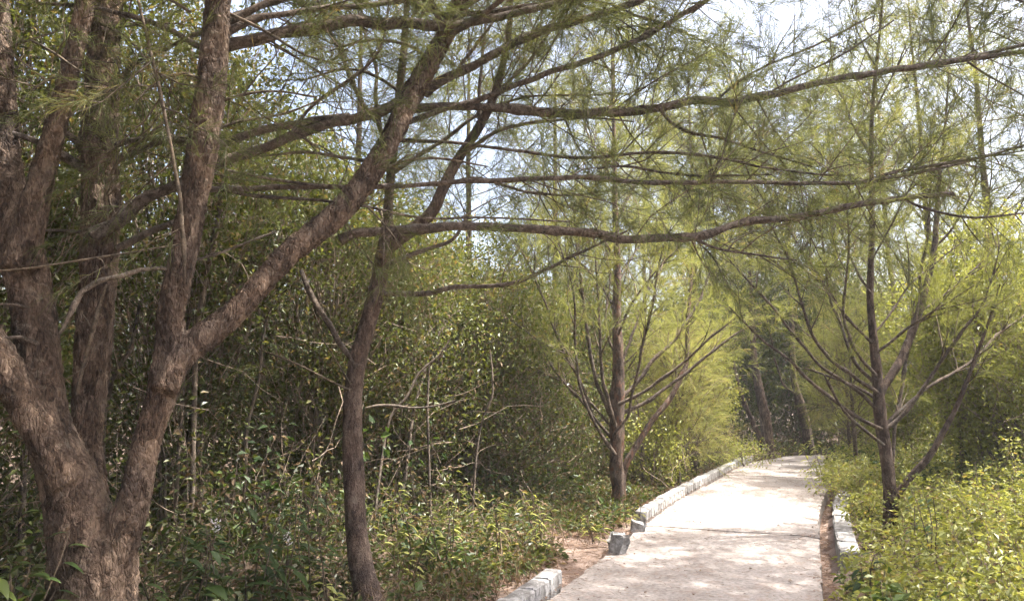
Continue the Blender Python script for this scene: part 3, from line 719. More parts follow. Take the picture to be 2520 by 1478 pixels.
# ================================================================ slender crooked tree
def crooked_tree():
    global NEEDLES
    g = at(912, 1520, 5.3)[0]
    th = Thing('casuarina_tree', (g[0], g[1], -0.03), 'slender crooked tree with bare brown trunk forking above head height', 'tree', 'casuarina trees beside the path')
    cr = Crown(202); tb = MB()
    st_ = lambda pts, d0, d1, seed, sides=16: limb(th, cr, pts, d0, d1, sides=sides, lump=0.05, seed=seed, mb=tb, step=0.035)
    st_([(938, 1580, 110), (925, 1530, 80), (908, 1478, 68), (888, 1390, 60), (876, 1300, 54), (872, 1200, 53), (869, 1100, 50), (869, 1010, 46), (872, 950, 44), (882, 880, 46), (905, 800, 42), (924, 725, 42), (940, 650, 42), (950, 585, 36), (955, 520, 25), (958, 470, 23), (966, 390, 22), (976, 300, 22), (986, 200, 20), (996, 100, 18), (1002, 0, 15), (1008, -150, 11), (1012, -350, 6)], 5.3, 5.6, 1)
    a_p, _ = st_([(942, 640, 36), (960, 606, 36), (1000, 574, 33), (1040, 545, 31), (1070, 510, 30), (1092, 460, 28), (1130, 388, 25), (1180, 310, 24), (1218, 230, 21), (1248, 110, 16), (1258, 0, 13), (1266, -160, 9), (1270, -330, 5)], 5.32, 5.7, 2)
    o = th.part(tb, 'trunk', M['bark'])
    md = o.modifiers.new('join', 'REMESH'); md.mode = 'VOXEL'; md.voxel_size = 0.009; md.use_smooth_shade = True
    ms = o.modifiers.new('soften', 'SMOOTH'); ms.factor = 0.5; ms.iterations = 3
    long_ = dict(per_m=7.0, start=0.2, L=(0.35, 0.9), ang=0.9, rise=0.06, sub=9, nd=20, tint=0.6, nw=0.0026)
    few = dict(per_m=2.5, start=0.3, L=(0.2, 0.5), ang=0.9, rise=0.0, sub=8, nd=12, tint=0.55)
    br = lambda pts, d0, d1, dress=None, seed=0, sides=8, mat='branch', lump=0.07: limb(th, cr, pts, d0, d1, sides=sides, seed=seed, dress=dress, mat=mat, lump=lump)
    br([(878, 905, 22), (862, 880, 15), (840, 850, 14), (790, 770, 14), (765, 720, 14), (742, 664, 12)], 5.35, 5.6, None, 3)
    br([(862, 960, 9), (850, 955, 6), (800, 930, 5), (720, 890, 5), (640, 860, 3)], 5.3, 5.4, few, 4, 6, 'twig')
    br([(862, 945, 6), (830, 890, 4), (790, 830, 3)], 5.3, 5.5, None, 14, 6, 'twig')
    br([(935, 722, 16), (1000, 724, 13), (1070, 722, 13), (1115, 707, 12), (1250, 700, 10), (1330, 668, 9), (1400, 634, 8), (1480, 598, 6), (1560, 560, 4)], 5.4, 6.0, dict(long_, start=0.3), 5)
    br([(950, 650, 16), (985, 636, 13), (1060, 611, 11), (1110, 591, 10), (1132, 565, 7), (1150, 530, 5)], 5.4, 5.6, few, 6)
    br([(955, 410, 14), (938, 318, 13), (900, 268, 12), (870, 210, 12), (842, 140, 11), (800, 50, 8), (770, -40, 5)], 5.5, 5.7, long_, 7)
    br([(938, 325, 10), (925, 240, 9), (925, 160, 8), (890, 60, 6), (860, -60, 4)], 5.55, 5.8, long_, 8)
    br([(962, 430, 12), (1020, 390, 11), (1085, 350, 10), (1150, 300, 9), (1200, 270, 7), (1290, 240, 5), (1400, 235, 4)], 5.5, 5.9, long_, 9)
    br([(1130, 390, 12), (1180, 350, 10), (1230, 320, 9), (1330, 300, 8), (1450, 290, 5), (1560, 300, 4)], 5.5, 6.1, long_, 10)
    br([(1095, 455, 10), (1180, 440, 8), (1290, 470, 7), (1390, 480, 6), (1500, 470, 4)], 5.5, 6.1, long_, 11)
    br([(1180, 312, 10), (1180, 220, 9), (1190, 120, 7), (1200, 0, 5), (1205, -100, 3)], 5.6, 5.8, long_, 12)
    br([(1215, 235, 10), (1290, 165, 8), (1340, 100, 7), (1380, 0, 5), (1400, -80, 3)], 5.6, 6.1, long_, 13)
    br([(1000, 60, 8), (1060, -20, 6), (1110, -110, 4)], 5.6, 5.9, long_, 15)
    cr.dress(a_p, start=0.6, per_m=8, L=(0.4, 1.0), nd=20, sub=9, tint=0.6)
    cr.finish(th, 'needle_green'); NEEDLES += cr.count
crooked_tree()

# ================================================================ young tree left of the path
YOUNG = dict(per_m=8.0, start=0.36, L=(0.3, 0.95), ang=0.75, rise=0.10, sub=10, nd=18, nl=(0.11, 0.20), nw=0.0042, tr=0.0085, tint=0.55, droop=0.3, up0=0.25)
def kerb_tree():
    global NEEDLES
    g = ground_at(1519, 1258)
    th = Thing('casuarina_tree', (g[0], g[1], -0.03), 'young tree with many upswept branches growing beside the gap in the kerb', 'tree', 'casuarina trees beside the path')
    cr = Crown(303); tb = MB(); D = float(g[1])
    st_ = lambda pts, d0, d1, seed, sides=14: limb(th, cr, pts, d0, d1, sides=sides, lump=0.09, seed=seed, mb=tb, step=0.05)
    t_p, _ = st_([(1516, 1290, 52), (1519, 1255, 38), (1521, 1200, 33), (1516, 1150, 35), (1518, 1090, 36), (1519, 1040, 35), (1520, 980, 36), (1522, 920, 30), (1521, 850, 26), (1516, 790, 21), (1518, 720, 19), (1520, 640, 16), (1514, 520, 13), (1512, 380, 10), (1508, 230, 7), (1505, 60, 4)], D, D + .1, 1)
    s_p, _ = st_([(1528, 1190, 20), (1541, 1140, 17), (1570, 1090, 15), (1610, 1028, 14), (1650, 978, 13), (1675, 930, 12), (1690, 885, 11), (1692, 800, 10), (1700, 700, 7), (1712, 560, 4)], D + .05, D + .9, 2)
    o = th.part(tb, 'trunk', M['bark_red'])
    br = lambda pts, d0, d1, seed=0, w=1.0, dress=YOUNG: limb(th, cr, [(a, b, c * .74) for a, b, c in pts], D + d0, D + d1, sides=7, seed=seed, dress=dress, mat='branch', lump=0.07)
    br([(1522, 978, 18), (1555, 954, 15), (1590, 909, 14), (1615, 879, 13), (1660, 834, 11), (1715, 749, 9), (1748, 670, 5)], 0, .5, 3)
    br([(1522, 994, 14), (1580, 966, 11), (1640, 924, 10), (1685, 889, 9), (1750, 830, 7), (1830, 768, 4)], -.1, -.6, 4)
    br([(1524, 1018, 15), (1590, 991, 12), (1630, 959, 11), (1680, 924, 11), (1735, 879, 9), (1800, 829, 7), (1842, 803, 4)], .1, .2, 5)
    br([(1513, 1068, 10), (1545, 1024, 9), (1555, 974, 9), (1570, 909, 9), (1585, 834, 9), (1605, 759, 8), (1622, 650, 6), (1652, 555, 4)], -.15, -.8, 6)
    br([(1512, 1040, 16), (1480, 969, 13), (1460, 909, 13), (1445, 814, 12), (1435, 739, 10), (1420, 615, 6), (1412, 520, 4)], 0, .3, 7)
    br([(1514, 1048, 14), (1495, 979, 12), (1480, 904, 11), (1475, 789, 9), (1468, 680, 6), (1460, 560, 4)], -.1, -.4, 8)
    br([(1514, 1118, 13), (1480, 1069, 10), (1445, 999, 10), (1425, 939, 9), (1415, 839, 8), (1414, 739, 7), (1402, 680, 6), (1374, 595, 4)], -.1, -.9, 9)
    br([(1514, 1088, 12), (1460, 1024, 10), (1425, 979, 9), (1400, 954, 8), (1360, 904, 7), (1318, 828, 4)], .1, .3, 10)
    br([(1455, 1010, 9), (1430, 940, 9), (1390, 869, 9), (1360, 799, 8), (1345, 754, 7), (1300, 650, 5), (1268, 588, 4)], 0, -.5, 11)
    br([(1388, 868, 5), (1330, 840, 5), (1260, 790, 4), (1180, 750, 3)], -.3, -.6, 12)
    br([(1512, 1060, 9), (1470, 1010, 8), (1420, 960, 6), (1340, 920, 5), (1240, 900, 3)], 0, .6, 13)
    br([(1521, 930, 10), (1545, 850, 9), (1580, 760, 7), (1600, 680, 5), (1620, 600, 3)], .1, .8, 14)
    br([(1519, 880, 9), (1490, 800, 8), (1500, 700, 6), (1490, 600, 4)], .1, .6, 15)
    br([(1518, 830, 8), (1560, 740, 7), (1620, 660, 5), (1690, 590, 3)], 0, -.5, 16)
    br([(1517, 770, 8), (1470, 690, 6), (1400, 620, 5), (1340, 560, 3)], 0, .4, 17)
    br([(1518, 700, 7), (1570, 610, 5), (1630, 540, 3)], 0, .7, 18)
    br([(1516, 640, 6), (1460, 550, 5), (1410, 480, 3)], 0, -.6, 19)
    br([(1514, 560, 6), (1560, 460, 4), (1600, 390, 3)], 0, .3, 20)
    br([(1512, 460, 5), (1460, 360, 4), (1430, 280, 3)], 0, .5, 21)
    r = rng_of(5)
    for k, (x, y, dx) in enumerate([(1513, 400, 70), (1510, 330, -60), (1508, 260, 60), (1507, 200, -50), (1506, 130, 45)]):
        br([(x, y, 5), (x + dx * .5, y - 60, 4), (x + dx, y - 130, 3)], 0, float(r.normal(0, .4)), 22 + k)
    cr.dress(s_p, **dict(YOUNG, start=0.45)); cr.dress(t_p, **dict(YOUNG, start=0.55))
    # green fringe at the left, over the thicket
    cr.finish(th, 'needle_green'); NEEDLES += cr.count
kerb_tree()

# ================================================================ young tree right of the path
def right_tree():
    global NEEDLES
    g = ground_at(2190, 1312)
    th = Thing('casuarina_tree', (g[0], g[1], -0.05), 'young tree with fanned branches rising from the bright bushes beyond the gutter', 'tree', 'casuarina trees beside the path')
    cr = Crown(404); tb = MB(); D = float(g[1])
    st_ = lambda pts, d0, d1, seed, sides=14: limb(th, cr, pts, D + d0, D + d1, sides=sides, lump=0.07, seed=seed, mb=tb, step=0.045)
    t_p, _ = st_([(2190, 1345, 44), (2190, 1312, 36), (2190, 1214, 33), (2182, 1130, 30), (2176, 1080, 29), (2167, 1030, 31), (2162, 964, 27), (2157, 914, 24), (2150, 839, 21), (2142, 739, 16), (2143, 650, 15), (2146, 560, 13), (2145, 450, 12), (2145, 300, 10), (2155, 175, 8), (2168, 50, 6), (2178, -120, 4)], 0, .1, 1)
    f_p, _ = st_([(2164, 975, 22), (2176, 948, 21), (2205, 904, 19), (2230, 854, 18), (2248, 808, 19), (2263, 762, 18), (2283, 690, 15), (2299, 612, 14), (2304, 550, 12), (2310, 450, 9), (2325, 320, 6), (2335, 180, 4)], .05, .9, 2)
    l_p, _ = st_([(2192, 1240, 24), (2212, 1212, 18), (2240, 1174, 17), (2285, 1124, 16), (2315, 1074, 14), (2340, 1029, 12), (2365, 974, 11), (2400, 880, 8), (2432, 795, 6), (2460, 700, 4)], .0, -.4, 3)
    o = th.part(tb, 'trunk', M['bark'])
    br = lambda pts, d0, d1, seed=0, dress=YOUNG: limb(th, cr, [(a, b, c * .74) for a, b, c in pts], D + d0, D + d1, sides=7, seed=seed, dress=dress, mat='branch', lump=0.07)
    br([(2270, 735, 11), (2264, 681, 11), (2279, 605, 10), (2284, 550, 8), (2290, 450, 5), (2280, 330, 3)], .6, .5, 4)
    br([(2190, 1200, 14), (2198, 1120, 12), (2202, 1050, 12), (2215, 989, 12), (2225, 914, 11), (2236, 850, 9), (2250, 740, 5)], .2, .6, 5)
    br([(2172, 1060, 17), (2220, 1019, 14), (2265, 964, 13), (2315, 889, 11), (2370, 814, 10), (2415, 754, 8), (2440, 690, 6), (2462, 600, 4)], 0, -.3, 6)
    br([(2174, 1046, 14), (2240, 989, 11), (2290, 949, 10), (2390, 889, 9), (2455, 824, 8), (2520, 775, 7), (2600, 700, 4)], .1, .6, 7)
    br([(2160, 866, 10), (2235, 806, 8), (2300, 764, 7), (2400, 700, 4)], 0, -.5, 8)
    br([(2170, 1055, 15), (2115, 1029, 13), (2065, 994, 12), (1990, 934, 11), (1940, 884, 9), (1890, 846, 8), (1850, 812, 6), (1795, 755, 4)], -.05, -.3, 9, dict(YOUNG, start=0.62, per_m=6))
    br([(2176, 1095, 12), (2105, 1039, 10), (2070, 1000, 9), (2045, 954, 8), (2028, 920, 5)], -.1, -.4, 10, dict(YOUNG, start=0.8, per_m=4))
    br([(2163, 1012, 14), (2115, 964, 12), (2055, 924, 11), (2015, 894, 10), (1955, 824, 9), (1900, 754, 8), (1840, 690, 6), (1775, 615, 4)], 0, .4, 11, dict(YOUNG, start=0.62, per_m=6))
    br([(2160, 984, 12), (2100, 948, 9), (2040, 925, 8), (1980, 905, 5)], .05, .5, 12, dict(YOUNG, start=0.7, per_m=4, L=(.2, .5)))
    br([(2160, 964, 14), (2090, 919, 12), (2040, 879, 11), (2000, 824, 10), (1975, 754, 9), (1940, 640, 7), (1888, 538, 4)], -.05, -.6, 13)
    br([(2158, 948, 14), (2110, 899, 12), (2085, 849, 11), (2065, 789, 10), (2045, 739, 9), (2030, 640, 7), (2018, 535, 4)], .05, .4, 14)
    br([(2156, 924, 12), (2110, 869, 10), (2090, 824, 10), (2076, 764, 9), (2088, 620, 7), (2084, 480, 4)], -.1, -.5, 15)
    br([(2148, 844, 10), (2095, 794, 9), (2055, 739, 8), (1990, 640, 6), (1938, 562, 4)], 0, -.2, 16)
    br([(2150, 820, 7), (2185, 780, 6), (2240, 700, 6), (2300, 650, 5), (2360, 600, 3)], 0, .4, 17)
    br([(2143, 720, 8), (2105, 660, 7), (2070, 560, 5), (2050, 470, 3)], 0, .5, 18)
    br([(2145, 640, 7), (2190, 560, 6), (2235, 470, 5), (2270, 400, 3)], 0, -.3, 19)
    br([(2146, 560, 7), (2100, 480, 6), (2040, 400, 5), (1990, 350, 3)], 0, -.4, 20)
    br([(2145, 460, 6), (2190, 370, 5), (2240, 300, 3)], 0, .4, 21)
    br([(2145, 390, 6), (2100, 310, 5), (2070, 220, 3)], 0, .3, 22)
    br([(2148, 280, 6), (2195, 190, 5), (2230, 110, 3)], 0, -.4, 23)
    br([(2158, 170, 5), (2115, 90, 4), (2090, 0, 3)], 0, .3, 24)
    br([(2300, 610, 8), (2345, 560, 6), (2390, 480, 5), (2420, 400, 3)], .8, .5, 25)
    br([(2262, 770, 8), (2330, 720, 6), (2420, 640, 5), (2490, 560, 3)], .7, 1.2, 26)
    br([(2305, 520, 6), (2350, 430, 5), (2400, 330, 3)], .85, 1.2, 27)
    cr.dress(l_p, **dict(YOUNG, start=0.5)); cr.dress(t_p, **dict(YOUNG, start=0.6)); cr.dress(f_p, **dict(YOUNG, start=0.6))
    cr.finish(th, 'needle_green'); NEEDLES += cr.count
right_tree()
print('traced trees', round(time.time() - T00, 1), NEEDLES)

# ================================================================ other casuarinas, grown
def grown_tree(base, height, spread, seed, label, trunk_r=0.09, lean=(0, 0), first=0.2, nb=46, mat='needle_green', nd=10, nw=0.008, tint=0.5, per_m=6, name='casuarina_tree', extra=None, droop=0.4, nl=(0.14, 0.26), sub=6, trunk_pts=None, bark='bark', group='casuarina trees beyond the bend'):
    global NEEDLES
    r = rng_of(seed); base = np.asarray(base, float)
    th = Thing(name, base, label, 'tree', group); cr = Crown(seed + 1)
    k = 9; z = np.linspace(0, 1, k)
    if trunk_pts is not None: P = np.asarray(trunk_pts, float); rad = np.linspace(trunk_r, 0.012, len(P))
    else:
        P = np.stack([base[0] + lean[0] * z + np.cumsum(r.normal(0, .04, k)) * height * .05, base[1] + lean[1] * z + np.cumsum(r.normal(0, .04, k)) * height * .05, base[2] - .05 + height * z], 1); rad = trunk_r * (1 - z) ** 0.8 + 0.008
    Pn, rn = resample(P, rad, 0.12)
    tb = MB(); tube(tb, Pn, rn, 10, 0.06, seed); th.part(tb, 'trunk', M[bark])
    n = len(Pn)
    for i in range(nb):
        u = first + (0.99 - first) * (i + r.uniform(0, 1)) / nb
        o = Pn[int(u * (n - 1))]
        a = i * 2.4 + r.normal(0, .4); el = r.uniform(0.35, 0.95)
        d = np.array([math.cos(a) * math.cos(el), math.sin(a) * math.cos(el), math.sin(el)])
        Lb = spread * (0.35 + 0.9 * math.sin(math.pi * min(1, (1 - u) / (1 - first) * 0.55 + 0.12))) * r.uniform(0.7, 1.15)
        W = grow(o[None], d[None], np.array([Lb]), r, 7, 0.03, 0.10)[0]
        b = MB(); tube(b, W, np.linspace(max(0.006, trunk_r * 0.3 * (1.1 - u)), 0.003, 7), 5, 0.05, i); th.part(b, 'branch', M['branch'])
        cr.dress(W, per_m=per_m, start=0.15, L=(0.3, 0.9 if spread > 0.8 else 0.45), ang=0.75, rise=0.03, sub=sub, nd=nd, nl=nl, nw=nw, bent=False, tint=tint, droop=droop, tr=0.006, sub_l=(0.18, 0.42))
    if extra: extra(th, cr)
    cr.finish(th, mat); NEEDLES += cr.count
    return th

def ray_trunk(pts, d0, d1):
    P, rad = trace(pts, d0, d1); return P, rad
# two dark leaning trunks at the bend
def bend_a(th, cr):
    limb(th, cr, [(1882, 1118, 16), (1872, 1085, 14), (1853, 1040, 12), (1839, 1009, 11), (1815, 940, 9), (1800, 860, 6)], 18.9, 19.4, 'branch', 'bark', 8, 0.06, 3)
P, _ = ray_trunk([(1896, 1133, 26), (1885, 1040, 20), (1873, 980, 17), (1863, 934, 15), (1856, 880, 13), (1850, 780, 11), (1846, 640, 9), (1850, 450, 7), (1856, 250, 5)], 18.7, 19.2)
grown_tree((P[0][0], P[0][1], -0.02), 8, 2.9, 501, 'dark leaning trunk with a second stem, on the outside of the bend', 0.15, first=0.5, nb=44, trunk_pts=P, extra=bend_a, mat='needle_grey', tint=0.4, nd=13, nw=0.013)
def bend_b(th, cr):
    limb(th, cr, [(1968, 985, 8), (1962, 972, 7), (1935, 953, 6), (1923, 934, 5), (1905, 880, 4)], 20.7, 20.4, 'branch', 'bark', 6, 0.05, 4)
P, _ = ray_trunk([(1994, 1112, 26), (1982, 1040, 22), (1967, 987, 20), (1958, 953, 18), (1952, 919, 16), (1950, 820, 12), (1942, 680, 10), (1945, 500, 7), (1960, 330, 5)], 20.6, 20.9)
grown_tree((P[0][0], P[0][1], -0.02), 9, 3.0, 502, 'dark leaning single trunk standing behind the bend, right of its double neighbour', 0.15, first=0.5, nb=44, trunk_pts=P, extra=bend_b, mat='needle_grey', tint=0.4, nd=13, nw=0.013)
# saplings
P = at(1672, 1172, 12.6)[0]
grown_tree((P[0], P[1], 0), 2.6, 0.75, 503, 'feathery yellow-green sapling behind the long kerb', 0.025, first=0.12, nb=46, nd=15, nw=0.006, tint=0.72, per_m=11, name='casuarina_sapling', sub=9, nl=(0.10, 0.2), group='casuarina saplings', bark='branch')
P = at(1712, 1150, 14.6)[0]
grown_tree((P[0], P[1], 0), 2.6, 0.7, 504, 'bushy sapling spilling over the long kerb just before the bend', 0.03, first=0.08, nb=50, nd=15, nw=0.006, tint=0.72, per_m=11, name='casuarina_sapling', sub=9, nl=(0.10, 0.2), group='casuarina saplings', bark='branch')
P = at(2106, 1147, 13.5)[0]
grown_tree((P[0], P[1], 0), 3.0, 0.8, 505, 'thin sapling behind the young right-hand tree, rising out of the bushes', 0.035, first=0.3, nb=44, nd=14, nw=0.006, tint=0.68, per_m=10, name='casuarina_sapling', sub=8, group='casuarina saplings', bark='branch')
P = at(2092, 1120, 16.5)[0]
grown_tree((P[0], P[1], 0), 2.8, 0.75, 506, 'drooping yellow-green sapling at the inside of the bend', 0.035, first=0.15, nb=44, nd=14, nw=0.007, tint=0.62, per_m=9, name='casuarina_sapling', sub=8, group='casuarina saplings', bark='branch')
# tall trees closing the view
BACK = [
    (1517, 13.8, 8.5, 1.9, 'tall straight tree directly behind the young tree by the kerb', 'needle_green', 0.5),
    (1375, 15.5, 9.0, 2.0, 'tall feathery tree over the thicket, left of the young kerb tree', 'needle_grey', 0.6),
    (1705, 17.0, 9.5, 2.2, 'tall pale-green tree above the two kerb-side saplings', 'needle_green', 0.55),
    (1790, 24.0, 11.0, 2.6, 'far hazy tree showing above the bend, left of the leaning trunks', 'needle_green', 0.5),
    (2080, 25.0, 12.0, 2.6, 'far tree seen between the leaning trunks and the young right-hand tree', 'needle_green', 0.5),
    (2330, 15.0, 10.0, 2.1, 'tall grey-green tree behind the broadleaf shrubs right of the path', 'needle_green', 0.45),
    (2480, 12.5, 9.5, 2.2, 'tall blue-green tree at the edge of view above the right-hand shrubs', 'needle_green', 0.35),
    (2230, 19.0, 11.0, 2.3, 'tall tree directly behind the fan of the young right-hand tree', 'needle_green', 0.5),
    (2860, 7.6, 9.0, 2.2, 'tree outside the view whose dark wisps hang into the upper right corner', 'needle_grey', 0.3),
    (1150, 14.0, 9.2, 2.3, 'tall thin tree rising behind the thicket between the crooked tree\'s two forks', 'needle_grey', 0.5),
    (840, 12.0, 9.2, 2.2, 'tall thin tree rising behind the thicket above the big tree\'s diagonal limb', 'needle_grey', 0.5),
    (2740, 6.2, 9.5, 2.3, 'tree added just outside the view to dapple the path with shade, its wisps at the top right', 'needle_grey', 0.35),  # added out of view; its dense crown throws dapples on the near path
    (1590, 26.0, 11.0, 2.6, 'far faint tree behind the tall trees at the middle of the view', 'needle_green', 0.5),
]
for i, (px, dist, h, sp, lab, mt, ti) in enumerate(BACK):
    p = at(px, 1100, dist)[0]
    grown_tree((p[0], p[1], 0.0), h, sp, 520 + i * 7, lab, 0.085, lean=(0.1 * (-1) ** i, 0.1), first={1790: .34, 2080: .34, 2740: .5, 2860: .42}.get(px, .16), nb=48, mat=mt, nd=22 if dist < 7 else 7 if dist < 8 else 13, nw=0.010 if dist < 7 else 0.0072 * dist / 13, tint=ti, per_m=6.0 if dist < 7 else 4.5 if dist < 8 else 6.5, sub=7, droop=0.5)
print('grown trees', round(time.time() - T00, 1), NEEDLES)

# ================================================================ broadleaf shrubs
LEAVES = 0
def shrub(base, h, rx, ry, seed, label, clusters=260, per=34, size=(0.035, 0.06), mat='leaf_dark', tint=0.45, stem_mat='pale_stem', stems=6, low=0.12, sig=0.13, name='broadleaf_shrub', cat='shrub', group='shrubs of the thicket', dry=60, stem_r=0.02, drytint=0.5, top_tint=0.0, dry_leaf=0.0):
    global LEAVES
    r = rng_of(seed); base = np.asarray(base, float)
    th = Thing(name, base, label, cat, group)
    # cluster centres in a lumpy column that is fuller toward its outside
    u = nrm(r.normal(0, 1, (clusters, 3))); q = r.uniform(0.15, 1, clusters) ** 0.45
    lump = 1 + 0.22 * np.sin(3 * u[:, 0] + seed) + 0.18 * np.sin(4 * u[:, 2] + 2 * seed)
    c = u * (q * lump)[:, None]
    C = base + np.stack([c[:, 0] * rx, c[:, 1] * ry, h * (low + (1 - low) * (0.5 + 0.5 * np.clip(c[:, 2], -1, 1.15)))], 1)
    # stems climbing to some of the clusters
    order = r.permutation(clusters)
    for i in range(stems):
        tgt = C[order[i]]; n = 8; w = np.linspace(0, 1, n)[:, None]
        b0 = base + np.array([r.normal(0, rx * .28), r.normal(0, ry * .28), -0.05])
        mid = np.array([b0[0] * .6 + tgt[0] * .4, b0[1] * .6 + tgt[1] * .4, tgt[2]])
        Pp = b0 * (1 - w) ** 2 + 2 * mid * w * (1 - w) + tgt * w ** 2
        Pp[:, :2] += np.cumsum(r.normal(0, .03, (n, 2)), 0)
        Pn, rn = resample(Pp, stem_r * r.uniform(0.6, 1.3) * (1.05 - w[:, 0] * 0.8), 0.1)
        b = MB(); tube(b, Pn, rn, 6, 0.10, seed + i); th.part(b, 'stem', M[stem_mat])
    tw = MB()
    # twigs that carry the leaf clusters
    inner = base + (C - base) * np.array([0.55, 0.55, 0.72]) + r.normal(0, .08, C.shape)
    W = grow(inner, C - inner, np.linalg.norm(C - inner, axis=1) * 1.1, r, 3, 0.0, 0.22)
    tubes(tw, W, 0.006, 0.002, 3)
    if dry:
        o = base + np.stack([r.uniform(-rx, rx, dry), r.uniform(-ry, ry, dry), r.uniform(0, h * .6, dry)], 1)
        D_ = grow(o, r.normal(0, 1, (dry, 3)) + np.array([0, 0, .8]), r.uniform(.4, 1.2, dry), r, 6, 0, .25)
        tubes(tw, D_, 0.006, 0.002, 3)
    tag(th.part(tw, 'twigs', M['dry_twig']), kind='stuff')
    lf = MB(); N = clusters * per; idx = np.repeat(np.arange(clusters), per)
    o = C[idx] + r.normal(0, sig, (N, 3)) * np.array([1.1, 1.1, .8])
    d = nrm(r.normal(0, 1, (N, 3)) + np.array([0, 0, -0.25])); up = nrm(r.normal(0, .55, (N, 3)) + np.array([0.0, 0, 1.0]))
    L = r.uniform(size[0], size[1], N); W_ = L * r.uniform(.42, .6, N)
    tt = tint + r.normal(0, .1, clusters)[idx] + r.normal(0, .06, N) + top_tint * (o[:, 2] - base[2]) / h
    tt = np.where(r.uniform(0, 1, N) < 0.025, 0.95, tt)
    if dry_leaf > 0:
        k = r.uniform(0, 1, N) < dry_leaf * np.clip(1.5 - (o[:, 2] - base[2]) / (h * .45), 0, 1)
        leaves(lf, o[k], d[k], up[k], L[k] * .9, W_[k] * .6, r, np.clip(r.uniform(.1, .9, k.sum()), 0, 1), 0.3, 1)
        k = ~k
    else: k = np.ones(N, bool)
    leaves(lf, o[k], d[k], up[k], L[k], W_[k], r, np.clip(tt[k], .02, .98))
    th.part(lf, 'foliage', [M[mat], M['leaf_dry']], smooth=False)
    LEAVES += N
    return th

# front row along the left side: (s, t, height, rx, ry, label)
FRONT = [
    (-6.2, 1.0, 6.2, 1.2, 1.1, 'tall dark-leaved shrub behind the leftmost leaning stem of the big tree'),
    (-5.6, 3.6, 6.4, 1.1, 1.1, 'tall dark-leaved shrub seen between the big tree\'s left and middle stems'),
    (-5.4, 5.3, 6.2, 1.0, 1.0, 'tall dark-leaved shrub seen between the big tree\'s middle and right stems'),
    (-4.9, 6.6, 5.2, 1.0, 1.0, 'dense dim shrub below the diagonal limb of the big tree'),
    (-4.6, 7.8, 4.5, 0.95, 1.0, 'dense shrub directly behind the slender crooked trunk'),
    (-4.3, 9.2, 4.1, 1.0, 1.0, 'tangled shrub with pale bare stems right of the slender crooked tree'),
    (-4.0, 10.6, 3.7, 0.9, 1.0, 'twiggy shrub between the crooked tree and the young kerb tree'),
    (-3.9, 12.2, 3.5, 0.9, 1.0, 'leafy shrub just left of the young kerb tree, farther back'),
]
for i, (s_, t_, h, rx, ry, lab) in enumerate(FRONT):
    b = st(s_, t_)
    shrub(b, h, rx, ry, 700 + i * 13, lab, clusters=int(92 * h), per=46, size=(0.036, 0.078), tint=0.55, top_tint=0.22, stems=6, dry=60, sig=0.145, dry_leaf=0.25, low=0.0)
BACKROW = [
    (-7.6, 2.0, 7.2, 'tall shadowy shrub of the second row behind the big tree\'s left stems'),
    (-7.4, 4.6, 7.0, 'tall shadowy shrub of the second row behind the big tree\'s right stem'),
    (-7.0, 7.0, 6.0, 'tall shadowy shrub of the second row behind the big tree\'s diagonal limb'),
    (-6.6, 9.2, 5.2, 'tall shrub of the second row behind the slender crooked tree'),
    (-6.0, 11.4, 4.9, 'sunlit topped shrub of the second row, right of the crooked tree'),
    (-5.6, 13.8, 4.6, 'sunlit shrub of the second row behind the young kerb tree'),
    (-5.0, 16.6, 4.6, 'far shrub of the second row beyond the kerb-side saplings'),
    (-10.0, 4.0, 7.5, 'dim tall shrub of the last row, deepest behind the big tree'),
    (-9.8, 8.0, 6.5, 'dim tall shrub of the last row, deepest behind the diagonal limb'),
    (-9.4, 12.0, 5.6, 'dim shrub of the last row, deepest behind the slender crooked tree'),
    (-8.8, 16.0, 5.2, 'dim shrub of the last row, deepest behind the tangled shrub'),
]
for i, (s_, t_, h, lab) in enumerate(BACKROW):
    last = s_ < -8.5
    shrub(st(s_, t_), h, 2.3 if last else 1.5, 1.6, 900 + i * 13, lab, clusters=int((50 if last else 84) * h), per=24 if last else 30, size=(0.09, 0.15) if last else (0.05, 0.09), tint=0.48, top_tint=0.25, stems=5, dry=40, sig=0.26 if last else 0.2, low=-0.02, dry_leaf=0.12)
# bright bushes in the sun behind the young kerb tree and saplings
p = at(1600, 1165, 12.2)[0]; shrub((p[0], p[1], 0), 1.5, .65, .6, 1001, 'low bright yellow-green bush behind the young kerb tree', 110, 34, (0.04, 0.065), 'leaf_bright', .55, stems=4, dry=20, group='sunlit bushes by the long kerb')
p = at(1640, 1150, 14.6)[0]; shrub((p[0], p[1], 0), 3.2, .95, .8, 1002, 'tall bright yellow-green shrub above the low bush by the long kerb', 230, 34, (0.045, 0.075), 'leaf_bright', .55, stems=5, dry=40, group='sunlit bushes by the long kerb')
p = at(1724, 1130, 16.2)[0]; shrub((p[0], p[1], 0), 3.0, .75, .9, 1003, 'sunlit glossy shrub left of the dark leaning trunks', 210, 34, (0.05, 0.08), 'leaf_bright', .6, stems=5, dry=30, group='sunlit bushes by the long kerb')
p = at(1800, 1150, 16.6)[0]; shrub((p[0], p[1], 0), .55, .8, .5, 1004, 'low weedy bush at the kerb where the path bends', 70, 30, (0.04, 0.07), 'leaf_bright', .5, stems=3, dry=30, group='sunlit bushes by the long kerb')
